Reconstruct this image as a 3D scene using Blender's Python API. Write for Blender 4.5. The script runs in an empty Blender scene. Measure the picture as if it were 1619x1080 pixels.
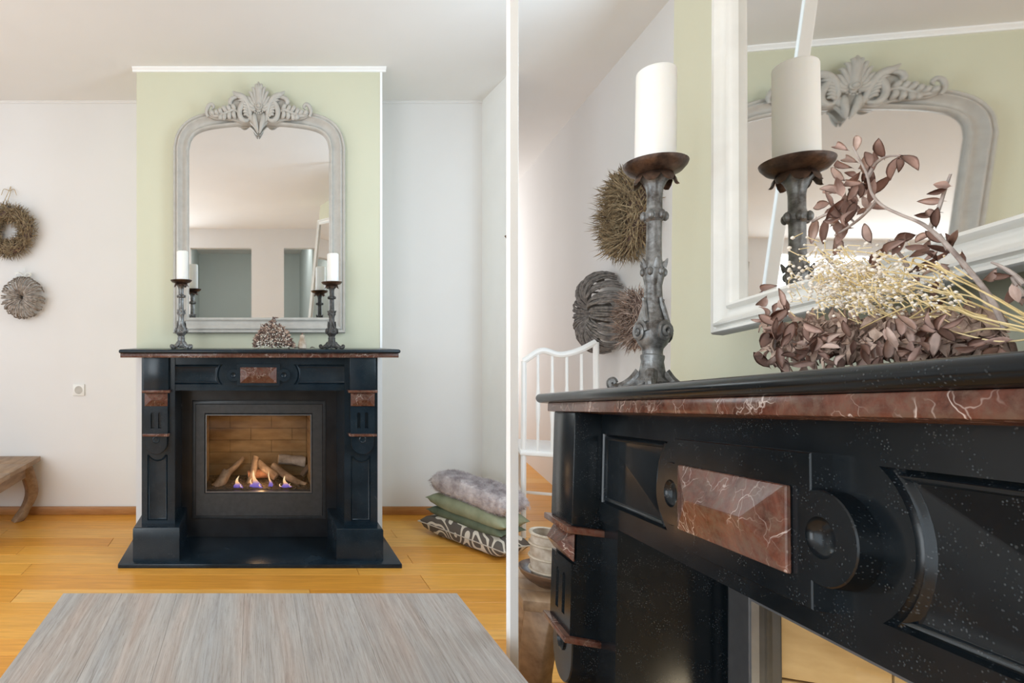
import bpy, bmesh, math, random
from mathutils import Vector, Matrix, Euler, noise
random.seed(7)
sc = bpy.context.scene
COL = sc.collection
PI = math.pi
R = math.radians

# ------------------------------------------------------------------ camera, light, exposure
H_CAM = 1.049                       # eye height above the floor
F_PX, PX, PY = 900.0, 400.0, 535.0  # focal length and principal point in pixels of a 1619 x 1080 picture
cam_data = bpy.data.cameras.new('camera'); cam = bpy.data.objects.new('camera', cam_data); COL.objects.link(cam)
cam.location = (0, 0, H_CAM); cam.rotation_euler = (R(90), 0, 0)
cam_data.sensor_width = 36; cam_data.lens = F_PX / 1619 * 36
cam_data.shift_x = (809.5 - PX) / 1619; cam_data.shift_y = -(540 - PY) / 1619
cam_data.clip_start = 0.02
sc.camera = cam
sc.view_settings.view_transform = 'Standard'; sc.view_settings.look = 'None'
sc.view_settings.gamma = 1; sc.view_settings.use_curve_mapping = False
sc.view_settings.exposure = 0.07
world = bpy.data.worlds.new('sky'); sc.world = world; world.use_nodes = True
world.node_tree.nodes['Background'].inputs[0].default_value = (0.85, 0.92, 1.0, 1)
world.node_tree.nodes['Background'].inputs[1].default_value = 1.0
try:
    sc.cycles.use_denoising = True
    sc.cycles.max_bounces = 10; sc.cycles.diffuse_bounces = 6; sc.cycles.transparent_max_bounces = 16
    sc.cycles.sample_clamp_indirect = 6
except Exception:
    pass

def area(name, loc, look, sx, sy, power, col, spread=180):
    l = bpy.data.lights.new(name, 'AREA'); l.shape = 'RECTANGLE'; l.size = sx; l.size_y = sy
    l.energy = power; l.color = col; l.spread = R(spread)
    o = bpy.data.objects.new(name, l); COL.objects.link(o); o.location = loc
    d = Vector(look) - Vector(loc)
    o.rotation_euler = d.to_track_quat('-Z', 'Y').to_euler()
    return o
# daylight through the glazing of the left wall, through the garden window behind the camera and through the window beside the second chimney
area('daylight_left', (-2.36, 0.75, 1.35), (0, 0.75, 1.35), 3.0, 1.9, 40, (0.80, 0.915, 1.0))
area('daylight_behind', (-1.62, -1.36, 1.45), (-1.3, 2.0, 1.3), 1.2, 1.7, 47, (0.86, 0.94, 1.0))
area('daylight_right', (1.50, 1.78, 1.55), (0.0, 2.2, 1.35), 0.7, 1.5, 19, (0.66, 0.84, 1.0))
area('hall_fill', (-0.1, -1.85, 2.42), (-0.1, -2.3, 0.8), 1.6, 0.35, 16, (0.95, 0.98, 1.0))  # added fill lamp tucked behind the lintel to brighten the hall
area('far_fill', (2.02, 5.7, 1.45), (1.9, 3.0, 1.3), 0.8, 1.7, 11, (1.0, 0.94, 0.89))  # added unseen fill lamp, brightens and warms the side wall

# ------------------------------------------------------------------ frames: L = the room, Rf = the second fireplace (its own slightly out-of-true wall)
FL = Matrix.Translation((0, 0, H_CAM))
_v = Vector(((605 - PX) / F_PX, (645 - PY) / F_PX, 1)).normalized()
_c = -(110 / 900) / (1 + (205 / 900) * 750 / 900); _a = _c * 750 / 900
_g = Vector((_a, 1, 0)); _g.z = -(_g.x * _v.x + _g.y * _v.y) / _v.z; _g.normalize()
_n = _g.cross(_v)
def _cw(v): return Vector((v.x, v.z, -v.y))
_xa, _ya, _za = _cw(-_v), _cw(_n), _cw(-_g)
FR = Matrix(((_xa.x, _ya.x, _za.x, 0), (_xa.y, _ya.y, _za.y, 0), (_xa.z, _ya.z, _za.z, H_CAM), (0, 0, 0, 1)))
K = 1.3                              # size of the second fireplace

def LX(px, y): return (px - PX) / F_PX * y
def LZ(py, y): return -(py - PY) / F_PX * y
def RP(px, py, w):                   # a point of the second fireplace's plane at depth w
    r = Vector(((px - PX) / F_PX, (py - PY) / F_PX, 1)); P = r * (w / r.dot(_n))
    return Vector((-P.dot(_v), w, -P.dot(_g)))

# ------------------------------------------------------------------ materials
def mat(name, base, rough=0.5, metal=0.0, spec=0.5, build=None):
    m = bpy.data.materials.new(name); m.use_nodes = True
    nt = m.node_tree; b = nt.nodes['Principled BSDF']
    b.inputs['Base Color'].default_value = (*base, 1); b.inputs['Roughness'].default_value = rough
    b.inputs['Metallic'].default_value = metal; b.inputs['Specular IOR Level'].default_value = spec
    if build: build(nt, b)
    return m
def nd(nt, t, **kw):
    n = nt.nodes.new(t)
    for k, v in kw.items():
        if k in n.inputs: n.inputs[k].default_value = v
        else: setattr(n, k, v)
    return n
def coords(nt, scale=(1, 1, 1), kind='Object'):
    tc = nd(nt, 'ShaderNodeTexCoord'); mp = nd(nt, 'ShaderNodeMapping'); mp.inputs['Scale'].default_value = scale
    nt.links.new(tc.outputs[kind], mp.inputs['Vector']); return mp
def ramp(nt, src, stops):
    r = nd(nt, 'ShaderNodeValToRGB'); e = r.color_ramp.elements
    while len(e) < len(stops): e.new(0.5)
    for k, (p, c) in enumerate(stops):
        e[k].position = p; e[k].color = (*c, 1) if len(c) == 3 else c
    nt.links.new(src, r.inputs[0]); return r
def noise_tex(nt, mp, scale, detail=4, rough=0.55, dist=0.0):
    n = nd(nt, 'ShaderNodeTexNoise', Scale=scale, Detail=detail, Roughness=rough, Distortion=dist)
    nt.links.new(mp.outputs[0], n.inputs['Vector']); return n
def bump(nt, b, src, strength, dist=0.002):
    n = nd(nt, 'ShaderNodeBump', Strength=strength, Distance=dist)
    nt.links.new(src, n.inputs['Height']); nt.links.new(n.outputs[0], b.inputs['Normal'])
def mix(nt, fac, a, c, mode='MIX'):
    n = nd(nt, 'ShaderNodeMix', data_type='RGBA', blend_type=mode)
    if isinstance(fac, float): n.inputs[0].default_value = fac
    else: nt.links.new(fac, n.inputs[0])
    for s, i in ((a, 6), (c, 7)):
        if isinstance(s, tuple): n.inputs[i].default_value = (*s, 1)
        else: nt.links.new(s, n.inputs[i])
    return n.outputs[2]
def simple_noise(c1, c2, scale, b_str=0.0, stretch=(1, 1, 1), lo=.3, hi=.7, detail=4, bdist=.002):
    def f(nt, b):
        mp = coords(nt, stretch); n = noise_tex(nt, mp, scale, detail)
        r = ramp(nt, n.outputs['Fac'], [(lo, c1), (hi, c2)]); nt.links.new(r.outputs[0], b.inputs['Base Color'])
        if b_str: bump(nt, b, n.outputs['Fac'], b_str, bdist)
    return f
def plaster(c):
    def f(nt, b):
        mp = coords(nt); n = noise_tex(nt, mp, 1.3, 3); n2 = noise_tex(nt, mp, 140, 4)
        d = tuple(x * .955 for x in c)
        r = ramp(nt, n.outputs['Fac'], [(.3, d), (.7, c)]); nt.links.new(r.outputs[0], b.inputs['Base Color'])
        bump(nt, b, n2.outputs['Fac'], .12, .002)
    return f
M = {}
M['wall'] = mat('wall_paint', (.8, .78, .77), .8, spec=.2, build=plaster((.80, .785, .775)))
M['white'] = mat('white_paint', (.90, .90, .89), .5, spec=.3, build=simple_noise((.89, .89, .88), (.92, .92, .91), 6, .03))
M['post'] = mat('gloss_white_paint', (.96, .96, .95), .35, spec=.4, build=simple_noise((.95, .95, .945), (.97, .97, .965), 6))
M['ceiling'] = mat('ceiling_paint', (.8, .79, .77), .9, spec=.1, build=plaster((.86, .85, .835)))
M['green'] = mat('sage_paint', (.6, .6, .45), .8, spec=.2, build=plaster((.64, .632, .485)))
M['hall'] = mat('hall_paint', (.5, .55, .52), .8, spec=.2, build=plaster((.50, .545, .52)))
def f_black(nt, b, lo_c=(.0036, .0058, .0075), hi_c=(.0095, .0135, .0170)):
    mp = coords(nt); n = noise_tex(nt, mp, 6, 5); n3 = noise_tex(nt, mp, 40, 3)
    base = ramp(nt, n.outputs['Fac'], [(.35, lo_c), (.7, hi_c)])
    col = base.outputs[0]
    for scale, lo, hi, g0 in ((90.0, .05, .13, .56), (330.0, .10, .30, .46)):
        v = nd(nt, 'ShaderNodeTexVoronoi', Scale=scale); nt.links.new(mp.outputs[0], v.inputs['Vector'])
        sp = ramp(nt, v.outputs['Distance'], [(lo, (1, 1, 1)), (hi, (0, 0, 0))]); gate = ramp(nt, n3.outputs['Fac'], [(g0, (0, 0, 0)), (g0 + .14, (1, 1, 1))])
        m = nd(nt, 'ShaderNodeMath', operation='MULTIPLY'); nt.links.new(sp.outputs[0], m.inputs[0]); nt.links.new(gate.outputs[0], m.inputs[1])
        col = mix(nt, m.outputs[0], col, (.058, .066, .072))
    nt.links.new(col, b.inputs['Base Color'])
    b.inputs['IOR'].default_value = 1.45
    rr = ramp(nt, n.outputs['Fac'], [(.3, (.17, .17, .17)), (.75, (.30, .30, .30))]); nt.links.new(rr.outputs[0], b.inputs['Roughness'])
M['black'] = mat('black_marble', (.02, .02, .025), .25, spec=.36, build=f_black)
M['black_b'] = mat('blue_black_marble', (.015, .02, .03), .25, spec=.34, build=lambda nt, b: f_black(nt, b, (.0060, .0125, .0190), (.0145, .0250, .0350)))
def f_rust(nt, b):
    mp = coords(nt); n = noise_tex(nt, mp, 22, 7, .7, .8); nf = noise_tex(nt, mp, 75, 5, .7)
    base = ramp(nt, n.outputs['Fac'], [(.30, (.040, .015, .010)), (.5, (.110, .038, .024)), (.70, (.18, .083, .055))])
    fine = ramp(nt, nf.outputs['Fac'], [(.42, (0, 0, 0)), (.66, (1, 1, 1))]); col = mix(nt, fine.outputs[0], base.outputs[0], (.118, .070, .050))
    d = noise_tex(nt, mp, 14, 4)
    vm = nd(nt, 'ShaderNodeVectorMath', operation='ADD'); sc_ = nd(nt, 'ShaderNodeVectorMath', operation='SCALE'); sc_.inputs['Scale'].default_value = .09
    nt.links.new(d.outputs['Color'], sc_.inputs[0]); nt.links.new(sc_.outputs[0], vm.inputs[0]); nt.links.new(mp.outputs[0], vm.inputs[1])
    g = noise_tex(nt, mp, 17, 2)
    for scale, w, g0, amt in ((19.0, .016, .47, .8), (48.0, .035, .50, .42)):
        v = nd(nt, 'ShaderNodeTexVoronoi', feature='DISTANCE_TO_EDGE', Scale=scale); nt.links.new(vm.outputs[0], v.inputs['Vector'])
        vr = ramp(nt, v.outputs['Distance'], [(.0, (amt, amt, amt)), (w, (0, 0, 0))]); gr = ramp(nt, g.outputs['Fac'], [(g0, (0, 0, 0)), (g0 + .14, (1, 1, 1))])
        m = nd(nt, 'ShaderNodeMath', operation='MULTIPLY'); nt.links.new(vr.outputs[0], m.inputs[0]); nt.links.new(gr.outputs[0], m.inputs[1])
        col = mix(nt, m.outputs[0], col, (.62, .53, .48))
    nt.links.new(col, b.inputs['Base Color']); bump(nt, b, nf.outputs['Fac'], .12, .001)
M['rust'] = mat('rust_marble', (.2, .08, .06), .2, spec=.26, build=f_rust)
M['frame'] = mat('grey_frame_paint', (.5, .47, .42), .45, build=simple_noise((.445, .42, .378), (.515, .49, .445), 25, .1))
M['frame_w'] = mat('ivory_frame_paint', (.74, .73, .68), .4, build=simple_noise((.70, .69, .645), (.77, .76, .71), 18, .1))
M['mirror'] = mat('mirror_silver', (.86, .86, .85), .015, 1.0, build=simple_noise((.85, .85, .84), (.87, .87, .86), 3))
M['mirror_d'] = mat('dimmed_mirror_silver', (.72, .70, .67), .02, 1.0, build=simple_noise((.71, .69, .66), (.73, .71, .68), 3))  # silver tint darkened so that the reflection turns out greyer
M['wax'] = mat('candle_wax', (.90, .885, .84), .45, build=simple_noise((.89, .875, .825), (.92, .905, .865), 8, .05))
M['wax'].node_tree.nodes['Principled BSDF'].inputs['Subsurface Weight'].default_value = .25
M['wax'].node_tree.nodes['Principled BSDF'].inputs['Subsurface Radius'].default_value = (.02, .016, .012)
M['wick'] = mat('charred_wick', (.03, .028, .025), .9, build=simple_noise((.02, .02, .018), (.06, .05, .045), 300))
def f_iron(dark, light):
    def f(nt, b):
        mp = coords(nt); n = noise_tex(nt, mp, 38, 6, .7); n2 = noise_tex(nt, mp, 150, 3)
        r = ramp(nt, n.outputs['Fac'], [(.36, dark), (.52, tuple((a + c) / 2 for a, c in zip(dark, light))), (.68, light)])
        nt.links.new(r.outputs[0], b.inputs['Base Color']); bump(nt, b, n2.outputs['Fac'], .4, .0015)
    return f
M['iron'] = mat('grey_patina_iron', (.2, .2, .2), .36, .45, build=f_iron((.06, .052, .046), (.30, .31, .31)))
M['iron_b'] = mat('brown_patina_iron', (.05, .04, .03), .38, .5, build=f_iron((.035, .020, .014), (.13, .075, .05)))
M['iron_d'] = mat('dark_patina_iron', (.05, .04, .04), .5, .35, build=f_iron((.022, .02, .019), (.12, .115, .11)))
def f_oak(nt, b):
    mp = coords(nt, (1.5, 22, 22)); n = noise_tex(nt, mp, 3.0, 6, .6, .4)
    oi = nd(nt, 'ShaderNodeObjectInfo')
    a = ramp(nt, oi.outputs['Random'], [(0, (.72, .315, .045)), (.35, (.79, .365, .058)), (.7, (.82, .41, .075)), (1, (.85, .46, .115))])
    g = ramp(nt, n.outputs['Fac'], [(.25, (.74, .70, .66)), (.65, (1, 1, 1))])
    nt.links.new(mix(nt, 1.0, a.outputs[0], g.outputs[0], 'MULTIPLY'), b.inputs['Base Color'])
    bump(nt, b, n.outputs['Fac'], .05, .001)
M['oak'] = mat('oiled_oak', (.5, .27, .08), .3, spec=.32, build=f_oak)
M['joint'] = mat('floor_joint', (.12, .06, .025), .8, build=simple_noise((.10, .05, .02), (.15, .07, .03), 30))
M['skirt'] = mat('oak_skirting', (.42, .19, .06), .4, build=simple_noise((.36, .155, .045), (.47, .225, .075), 10, stretch=(1, 1, 8)))
def f_grey(nt, b):
    mp = coords(nt, (26, 1.1, 26)); n = noise_tex(nt, mp, 2.6, 8, .75, 1.2); n2 = noise_tex(nt, coords(nt, (6, .7, 6)), 2.0, 3)
    n4 = noise_tex(nt, coords(nt, (210, 5.0, 210)), 2.0, 5, .75, .6)
    oi = nd(nt, 'ShaderNodeObjectInfo')
    a = ramp(nt, n.outputs['Fac'], [(.30, (.29, .255, .225)), (.48, (.375, .34, .31)), (.62, (.45, .42, .39)), (.78, (.52, .495, .47))])
    t = ramp(nt, n2.outputs['Fac'], [(.32, (1.05, .95, .90)), (.5, (1, 1, 1)), (.68, (.92, .97, 1.02))])
    fine = ramp(nt, n4.outputs['Fac'], [(.34, (.60, .57, .54)), (.47, (1, 1, 1)), (.62, (1, 1, 1)), (.75, (1.14, 1.14, 1.13))])
    c1 = mix(nt, 1.0, a.outputs[0], t.outputs[0], 'MULTIPLY'); c2 = mix(nt, .9, c1, fine.outputs[0], 'MULTIPLY')
    v = ramp(nt, oi.outputs['Random'], [(0, (.95, .93, .92)), (1, (1.03, 1.03, 1.03))])
    nt.links.new(mix(nt, 1.0, c2, v.outputs[0], 'MULTIPLY'), b.inputs['Base Color'])
    bump(nt, b, n4.outputs['Fac'], .35, .0012)
M['greywood'] = mat('whitewashed_wood', (.45, .42, .4), .6, build=f_grey)
M['bench'] = mat('aged_teak', (.33, .2, .11), .5, build=simple_noise((.20, .115, .06), (.42, .275, .165), 7, .1, (6, 1.2, 6), .25, .75, 6))
M['steel'] = mat('graphite_steel', (.06, .062, .065), .42, .4, build=simple_noise((.055, .058, .062), (.075, .078, .082), 40, .02))
M['bead'] = mat('pale_steel', (.2, .21, .225), .35, .6, build=simple_noise((.19, .20, .215), (.23, .24, .25), 40))
M['slate'] = mat('black_slate', (.01, .01, .012), .3, build=simple_noise((.007, .008, .01), (.02, .022, .026), 12))
M['brick'] = mat('firebox_brick', (.40, .25, .11), .8, build=simple_noise((.22, .135, .06), (.36, .245, .125), 9, .3, (1, 1, 3)))
M['brick_p'] = mat('pale_brick', (.6, .45, .24), .8, build=simple_noise((.46, .33, .165), (.66, .52, .30), 9, .3, (1, 1, 3)))
M['log'] = mat('ceramic_log', (.3, .2, .13), .85, build=simple_noise((.13, .085, .055), (.46, .34, .24), 22, .7, (1, 1, 1), .3, .7, 6, .006))
M['log_red'] = mat('reddish_log', (.3, .15, .1), .85, build=simple_noise((.14, .055, .03), (.42, .21, .12), 30, .7, (1, 1, 1), .3, .7, 6, .006))
M['log_grey'] = mat('grey_log', (.3, .28, .26), .85, build=simple_noise((.20, .175, .155), (.46, .43, .40), 22, .7, (1, 1, 1), .3, .7, 6, .006))
M['log_dark'] = mat('dark_log', (.1, .07, .05), .85, build=simple_noise((.06, .04, .028), (.2, .14, .10), 22, .7, (1, 1, 1), .3, .7, 6, .006))
M['cut'] = mat('log_cut_end', (.6, .47, .33), .85, build=simple_noise((.46, .33, .22), (.68, .55, .40), 40, .3))
M['ember'] = mat('ash_bed', (.05, .04, .035), .95, build=simple_noise((.02, .018, .016), (.12, .09, .07), 60, .8))
def f_flame(nt, b):
    mp = coords(nt, (1, 1, 1), 'Generated'); s = nd(nt, 'ShaderNodeSeparateXYZ'); nt.links.new(mp.outputs[0], s.inputs[0])
    c = ramp(nt, s.outputs['Z'], [(.0, (.08, .08, .45)), (.25, (.25, .16, .50)), (.45, (1.0, .55, .25)), (.8, (1.0, .82, .5)), (1, (1, .7, .3))])
    b.inputs['Base Color'].default_value = (0, 0, 0, 1)
    nt.links.new(c.outputs[0], b.inputs['Emission Color']); b.inputs['Emission Strength'].default_value = 1.25
    a = ramp(nt, s.outputs['Z'], [(.0, (.55, .55, .55)), (.5, (.95, .95, .95)), (1, (.55, .55, .55))]); nt.links.new(a.outputs[0], b.inputs['Alpha'])
M['flame'] = mat('gas_flame', (0, 0, 0), 1, build=f_flame)
def f_glass(nt, b):
    b.inputs['Base Color'].default_value = (.9, .92, .93, 1); b.inputs['Roughness'].default_value = .03
    fr = nd(nt, 'ShaderNodeFresnel', IOR=1.5); tr = nd(nt, 'ShaderNodeBsdfTransparent'); gl = nd(nt, 'ShaderNodeBsdfGlossy', Roughness=.03)
    tr.inputs[0].default_value = (.90, .90, .90, 1)
    mx = nd(nt, 'ShaderNodeMixShader'); ge = nd(nt, 'ShaderNodeNewGeometry'); iv = nd(nt, 'ShaderNodeMath', operation='SUBTRACT'); iv.inputs[0].default_value = 1
    nt.links.new(ge.outputs['Backfacing'], iv.inputs[1]); mu = nd(nt, 'ShaderNodeMath', operation='MULTIPLY'); nt.links.new(iv.outputs[0], mu.inputs[0]); nt.links.new(fr.outputs[0], mu.inputs[1])
    nt.links.new(mu.outputs[0], mx.inputs[0]); nt.links.new(tr.outputs[0], mx.inputs[1]); nt.links.new(gl.outputs[0], mx.inputs[2])
    nt.links.new(mx.outputs[0], nt.nodes['Material Output'].inputs['Surface'])
M['glass'] = mat('clear_glass', (1, 1, 1), .03, build=f_glass)
M['moss'] = mat('dry_moss', (.22, .17, .09), .9, build=simple_noise((.13, .085, .045), (.42, .32, .19), 45))
M['vine'] = mat('dry_vine', (.27, .22, .18), .85, build=simple_noise((.13, .10, .08), (.46, .40, .35), 60))
M['vine_g'] = mat('grey_vine', (.2, .18, .16), .85, build=simple_noise((.08, .07, .065), (.30, .27, .25), 60))
M['straw'] = mat('straw', (.66, .53, .30), .7, build=simple_noise((.62, .46, .19), (.84, .70, .42), 30))
M['twine'] = mat('twine', (.5, .38, .22), .9, build=simple_noise((.4, .29, .15), (.58, .46, .3), 90))
M['lace'] = mat('white_lace', (.8, .8, .77), .9, build=simple_noise((.72, .72, .68), (.86, .86, .83), 90))
M['leaf'] = mat('dried_leaf', (.25, .16, .13), .6, build=None)
def f_leaf(nt, b):
    mp = coords(nt); n = noise_tex(nt, mp, 60, 4); oi = nd(nt, 'ShaderNodeObjectInfo')
    a = ramp(nt, oi.outputs['Random'], [(0, (.27, .155, .120)), (.35, (.48, .315, .262)), (.7, (.63, .455, .395)), (1, (.76, .61, .54))])
    g = ramp(nt, n.outputs['Fac'], [(.3, (.72, .68, .66)), (.7, (1.08, 1.06, 1.04))])
    nt.links.new(mix(nt, 1.0, a.outputs[0], g.outputs[0], 'MULTIPLY'), b.inputs['Base Color'])
f_leaf(M['leaf'].node_tree, M['leaf'].node_tree.nodes['Principled BSDF'])
M['leafmix'] = mat('dried_foliage', (.3, .2, .14), .75, build=simple_noise((.16, .09, .065), (.58, .43, .34), 70, lo=.32, hi=.66))
M['leafdark'] = mat('dried_foliage_dark', (.1, .06, .05), .8, build=simple_noise((.06, .035, .03), (.2, .125, .10), 40))
M['bud'] = mat('dried_bud', (.68, .60, .50), .8, build=simple_noise((.66, .58, .48), (.90, .86, .79), 120))
M['bark'] = mat('branch_bark', (.24, .19, .17), .8, build=simple_noise((.17, .13, .115), (.50, .43, .39), 50, .5))
M['fur'] = mat('mauve_fur', (.52, .46, .46), .95, build=simple_noise((.33, .275, .28), (.68, .62, .62), 26, .6, (1, 1, 1), .32, .68, 6, .006))
M['velvet'] = mat('sage_velvet', (.27, .29, .19), .85, build=simple_noise((.22, .245, .155), (.33, .35, .235), 14))
M['velvet_d'] = mat('dark_sage_velvet', (.12, .145, .10), .85, build=simple_noise((.085, .11, .072), (.15, .18, .12), 14))
def f_pattern(nt, b):
    mp = coords(nt, (1, 1, .6)); n = noise_tex(nt, mp, 7.5, 1, .4)
    m = nd(nt, 'ShaderNodeMath', operation='MULTIPLY'); nt.links.new(n.outputs['Fac'], m.inputs[0]); m.inputs[1].default_value = 64
    s = nd(nt, 'ShaderNodeMath', operation='SINE'); nt.links.new(m.outputs[0], s.inputs[0])
    r = ramp(nt, s.outputs[0], [(.40, (.115, .095, .08)), (.50, (.66, .60, .51))]); nt.links.new(r.outputs[0], b.inputs['Base Color'])
M['pattern'] = mat('swirl_print', (.5, .45, .4), .9, build=f_pattern)
M['linen'] = mat('beige_linen', (.5, .43, .36), .9, build=simple_noise((.42, .35, .28), (.56, .49, .41), 80))
M['plastic'] = mat('white_plastic', (.8, .79, .76), .35, build=simple_noise((.79, .78, .75), (.82, .81, .78), 5))
M['hole'] = mat('dark_plastic', (.12, .12, .12), .5, build=simple_noise((.1, .1, .1), (.15, .15, .15), 5))
M['stone'] = mat('pale_stone', (.45, .38, .3), .8, build=simple_noise((.30, .22, .15), (.62, .54, .45), 30))
M['bowl'] = mat('dark_wood_bowl', (.11, .06, .035), .4, build=simple_noise((.06, .032, .02), (.19, .105, .06), 9, stretch=(1, 1, 5)))
M['wicker'] = mat('pale_wicker', (.5, .42, .32), .8, build=simple_noise((.40, .32, .23), (.60, .52, .42), 40, .5))
M['moss2'] = mat('brown_twig', (.17, .10, .07), .85, build=simple_noise((.14, .09, .07), (.42, .31, .25), 50))

# ------------------------------------------------------------------ mesh helpers
def nb(): return bmesh.new()
def box(bm, x0, x1, y0, y1, z0, z1, bev=0.0, seg=2):
    b2 = bmesh.new(); bmesh.ops.create_cube(b2, size=1)
    for v in b2.verts:
        v.co = Vector((x0 + (v.co.x + .5) * (x1 - x0), y0 + (v.co.y + .5) * (y1 - y0), z0 + (v.co.z + .5) * (z1 - z0)))
    if bev:
        bev = min(bev, .45 * min(abs(x1 - x0), abs(y1 - y0), abs(z1 - z0)))
        bmesh.ops.bevel(b2, geom=list(b2.edges), offset=bev, segments=seg, profile=.5, affect='EDGES')
    join(bm, b2)
def join(bm, b2, mtx=None):
    if mtx is not None: bmesh.ops.transform(b2, matrix=mtx, verts=b2.verts)
    me = bpy.data.meshes.new('tmp'); b2.to_mesh(me); b2.free(); bm.from_mesh(me); bpy.data.meshes.remove(me)
def loft(bm, loops, closed=True, cap0=False, cap1=False):
    vs = [[bm.verts.new(p) for p in l] for l in loops]; n = len(vs[0])
    for a, c in zip(vs, vs[1:]):
        for i in range(n if closed else n - 1):
            j = (i + 1) % n
            bm.faces.new((a[i], a[j], c[j], c[i]))
    if cap0: bm.faces.new(list(reversed(vs[0])))
    if cap1: bm.faces.new(vs[-1])
    return vs
def lathe(bm, prof, seg=20, c=(0, 0, 0), axis='z', caps=(True, True)):
    loops = []
    for r, h in prof:
        l = []
        for i in range(seg):
            a = 2 * PI * i / seg
            if axis == 'z': p = (c[0] + r * math.cos(a), c[1] + r * math.sin(a), c[2] + h)
            else: p = (c[0] + r * math.cos(a), c[1] + h, c[2] + r * math.sin(a))
            l.append(p)
        loops.append(l)
    loft(bm, loops, True, *caps)
def tube(bm, pts, rad, seg=6, flat=1.0, up=None):
    pts = [Vector(p) for p in pts]
    if not isinstance(rad, (list, tuple)): rad = [rad] * len(pts)
    loops = []; ref = Vector(up) if up else None
    for i, p in enumerate(pts):
        t = (pts[min(i + 1, len(pts) - 1)] - pts[max(i - 1, 0)])
        if t.length < 1e-9: t = Vector((0, 0, 1))
        t.normalize()
        if ref is None:
            ref = t.orthogonal()
        a = ref - t * ref.dot(t)
        if a.length < 1e-6: a = t.orthogonal()
        a.normalize(); c = t.cross(a)
        if up is None: ref = a
        loops.append([p + (a * math.cos(2 * PI * k / seg) * flat + c * math.sin(2 * PI * k / seg)) * max(rad[i], 1e-5) for k in range(seg)])
    loft(bm, loops, True, True, True)
def ball(bm, c, r, sx=1, sy=1, sz=1, sub=1):
    b2 = bmesh.new(); bmesh.ops.create_icosphere(b2, subdivisions=sub, radius=r)
    for v in b2.verts: v.co = Vector((v.co.x * sx + c[0], v.co.y * sy + c[1], v.co.z * sz + c[2]))
    join(bm, b2)
def area2(p): return .5 * sum(p[i][0] * p[(i + 1) % len(p)][1] - p[(i + 1) % len(p)][0] * p[i][1] for i in range(len(p)))
def inset(pts, d):                   # CCW polygon in x,z; d > 0 goes inwards
    n = len(pts); out = []
    for i in range(n):
        p0, p1, p2 = Vector(pts[i - 1]), Vector(pts[i]), Vector(pts[(i + 1) % n])
        e1 = (p1 - p0).normalized(); e2 = (p2 - p1).normalized()
        n1 = Vector((-e1.y, e1.x)); n2 = Vector((-e2.y, e2.x)); m = n1 + n2
        if m.length < 1e-6: m = n1
        m.normalize(); k = d / max(.35, m.dot(n1))
        out.append((p1.x + m.x * k, p1.y + m.y * k))
    return out
def at(pts, y): return [(p[0], y, p[1]) for p in pts]
def face_with_holes(bm, outer, holes, y):
    es = []
    for l in [outer] + holes:
        v = [bm.verts.new((p[0], y, p[1])) for p in l]
        es += [bm.edges.new((v[i], v[(i + 1) % len(v)])) for i in range(len(v))]
    bmesh.ops.triangle_fill(bm, use_beauty=True, use_dissolve=False, edges=es, normal=(0, -1, 0))
def prism(bm, pts, y0, y1, bev=0.0):  # polygon in x,z from front y0 to back y1 with a chamfered front edge
    if area2(pts) < 0: pts = pts[::-1]
    loops = [at(pts, y1)]
    if bev: loops += [at(pts, y0 + bev), at(inset(pts, bev), y0)]
    else: loops += [at(pts, y0)]
    loft(bm, loops, True, True, True)
def arc(cx, cz, r, a0, a1, n): return [(cx + r * math.cos(R(a0 + (a1 - a0) * i / n)), cz + r * math.sin(R(a0 + (a1 - a0) * i / n))) for i in range(n + 1)]
def bez(pts, n=12):                  # Catmull-Rom through points
    P = [Vector(p) for p in pts]; P = [P[0] * 2 - P[1]] + P + [P[-1] * 2 - P[-2]]; out = []
    for i in range(1, len(P) - 2):
        a, b, c, d = P[i - 1:i + 3]
        for k in range(n):
            t = k / n
            out.append(.5 * ((2 * b) + (c - a) * t + (2 * a - 5 * b + 4 * c - d) * t * t + (-a + 3 * b - 3 * c + d) * t ** 3))
    out.append(P[-2]); return out

def obj(name, bm, m, parent=None, off=None, smooth=True, ang=38):
    bmesh.ops.recalc_face_normals(bm, faces=bm.faces)
    if off is not None: bmesh.ops.translate(bm, verts=bm.verts, vec=-Vector(off))
    me = bpy.data.meshes.new(name); bm.to_mesh(me); bm.free()
    if smooth:
        me.shade_smooth(); me.set_sharp_from_angle(angle=R(ang))
    if m: me.materials.append(m)
    o = bpy.data.objects.new(name, me); COL.objects.link(o)
    if parent: o.parent = parent
    return o
class Thing:
    """An Empty at the thing's base that parents its parts; part meshes are given in the coordinates of the frame."""
    def __init__(s, name, label, cat, base, frame=FL, group=None):
        s.off = Vector(base); s.frame = frame
        s.root = bpy.data.objects.new(name, None); COL.objects.link(s.root); s.root.empty_display_size = .05
        s.root.matrix_world = frame @ Matrix.Translation(base)
        s.root['label'] = label; s.root['category'] = cat
        if group: s.root['group'] = group
    def part(s, name, bm, m, parent=None, label=None, kind=None, **kw):
        o = obj(name, bm, m, parent or s.root, s.off, **kw)
        if label: o['label'] = label
        if kind: o['kind'] = kind
        return o
def single(name, bm, m, label, cat, base, frame=FL, group=None, kind=None, **kw):
    o = obj(name, bm, m, None, base, **kw); o.matrix_world = frame @ Matrix.Translation(base)
    o['label'] = label
    if cat: o['category'] = cat
    if group: o['group'] = group
    if kind: o['kind'] = kind
    return o
def struct(name, bm, m, base=(0, 0, 0), frame=FL, parent=None, **kw):
    o = obj(name, bm, m, parent, base, **kw)
    if not parent: o.matrix_world = frame @ Matrix.Translation(base); o['kind'] = 'structure'
    return o

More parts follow.
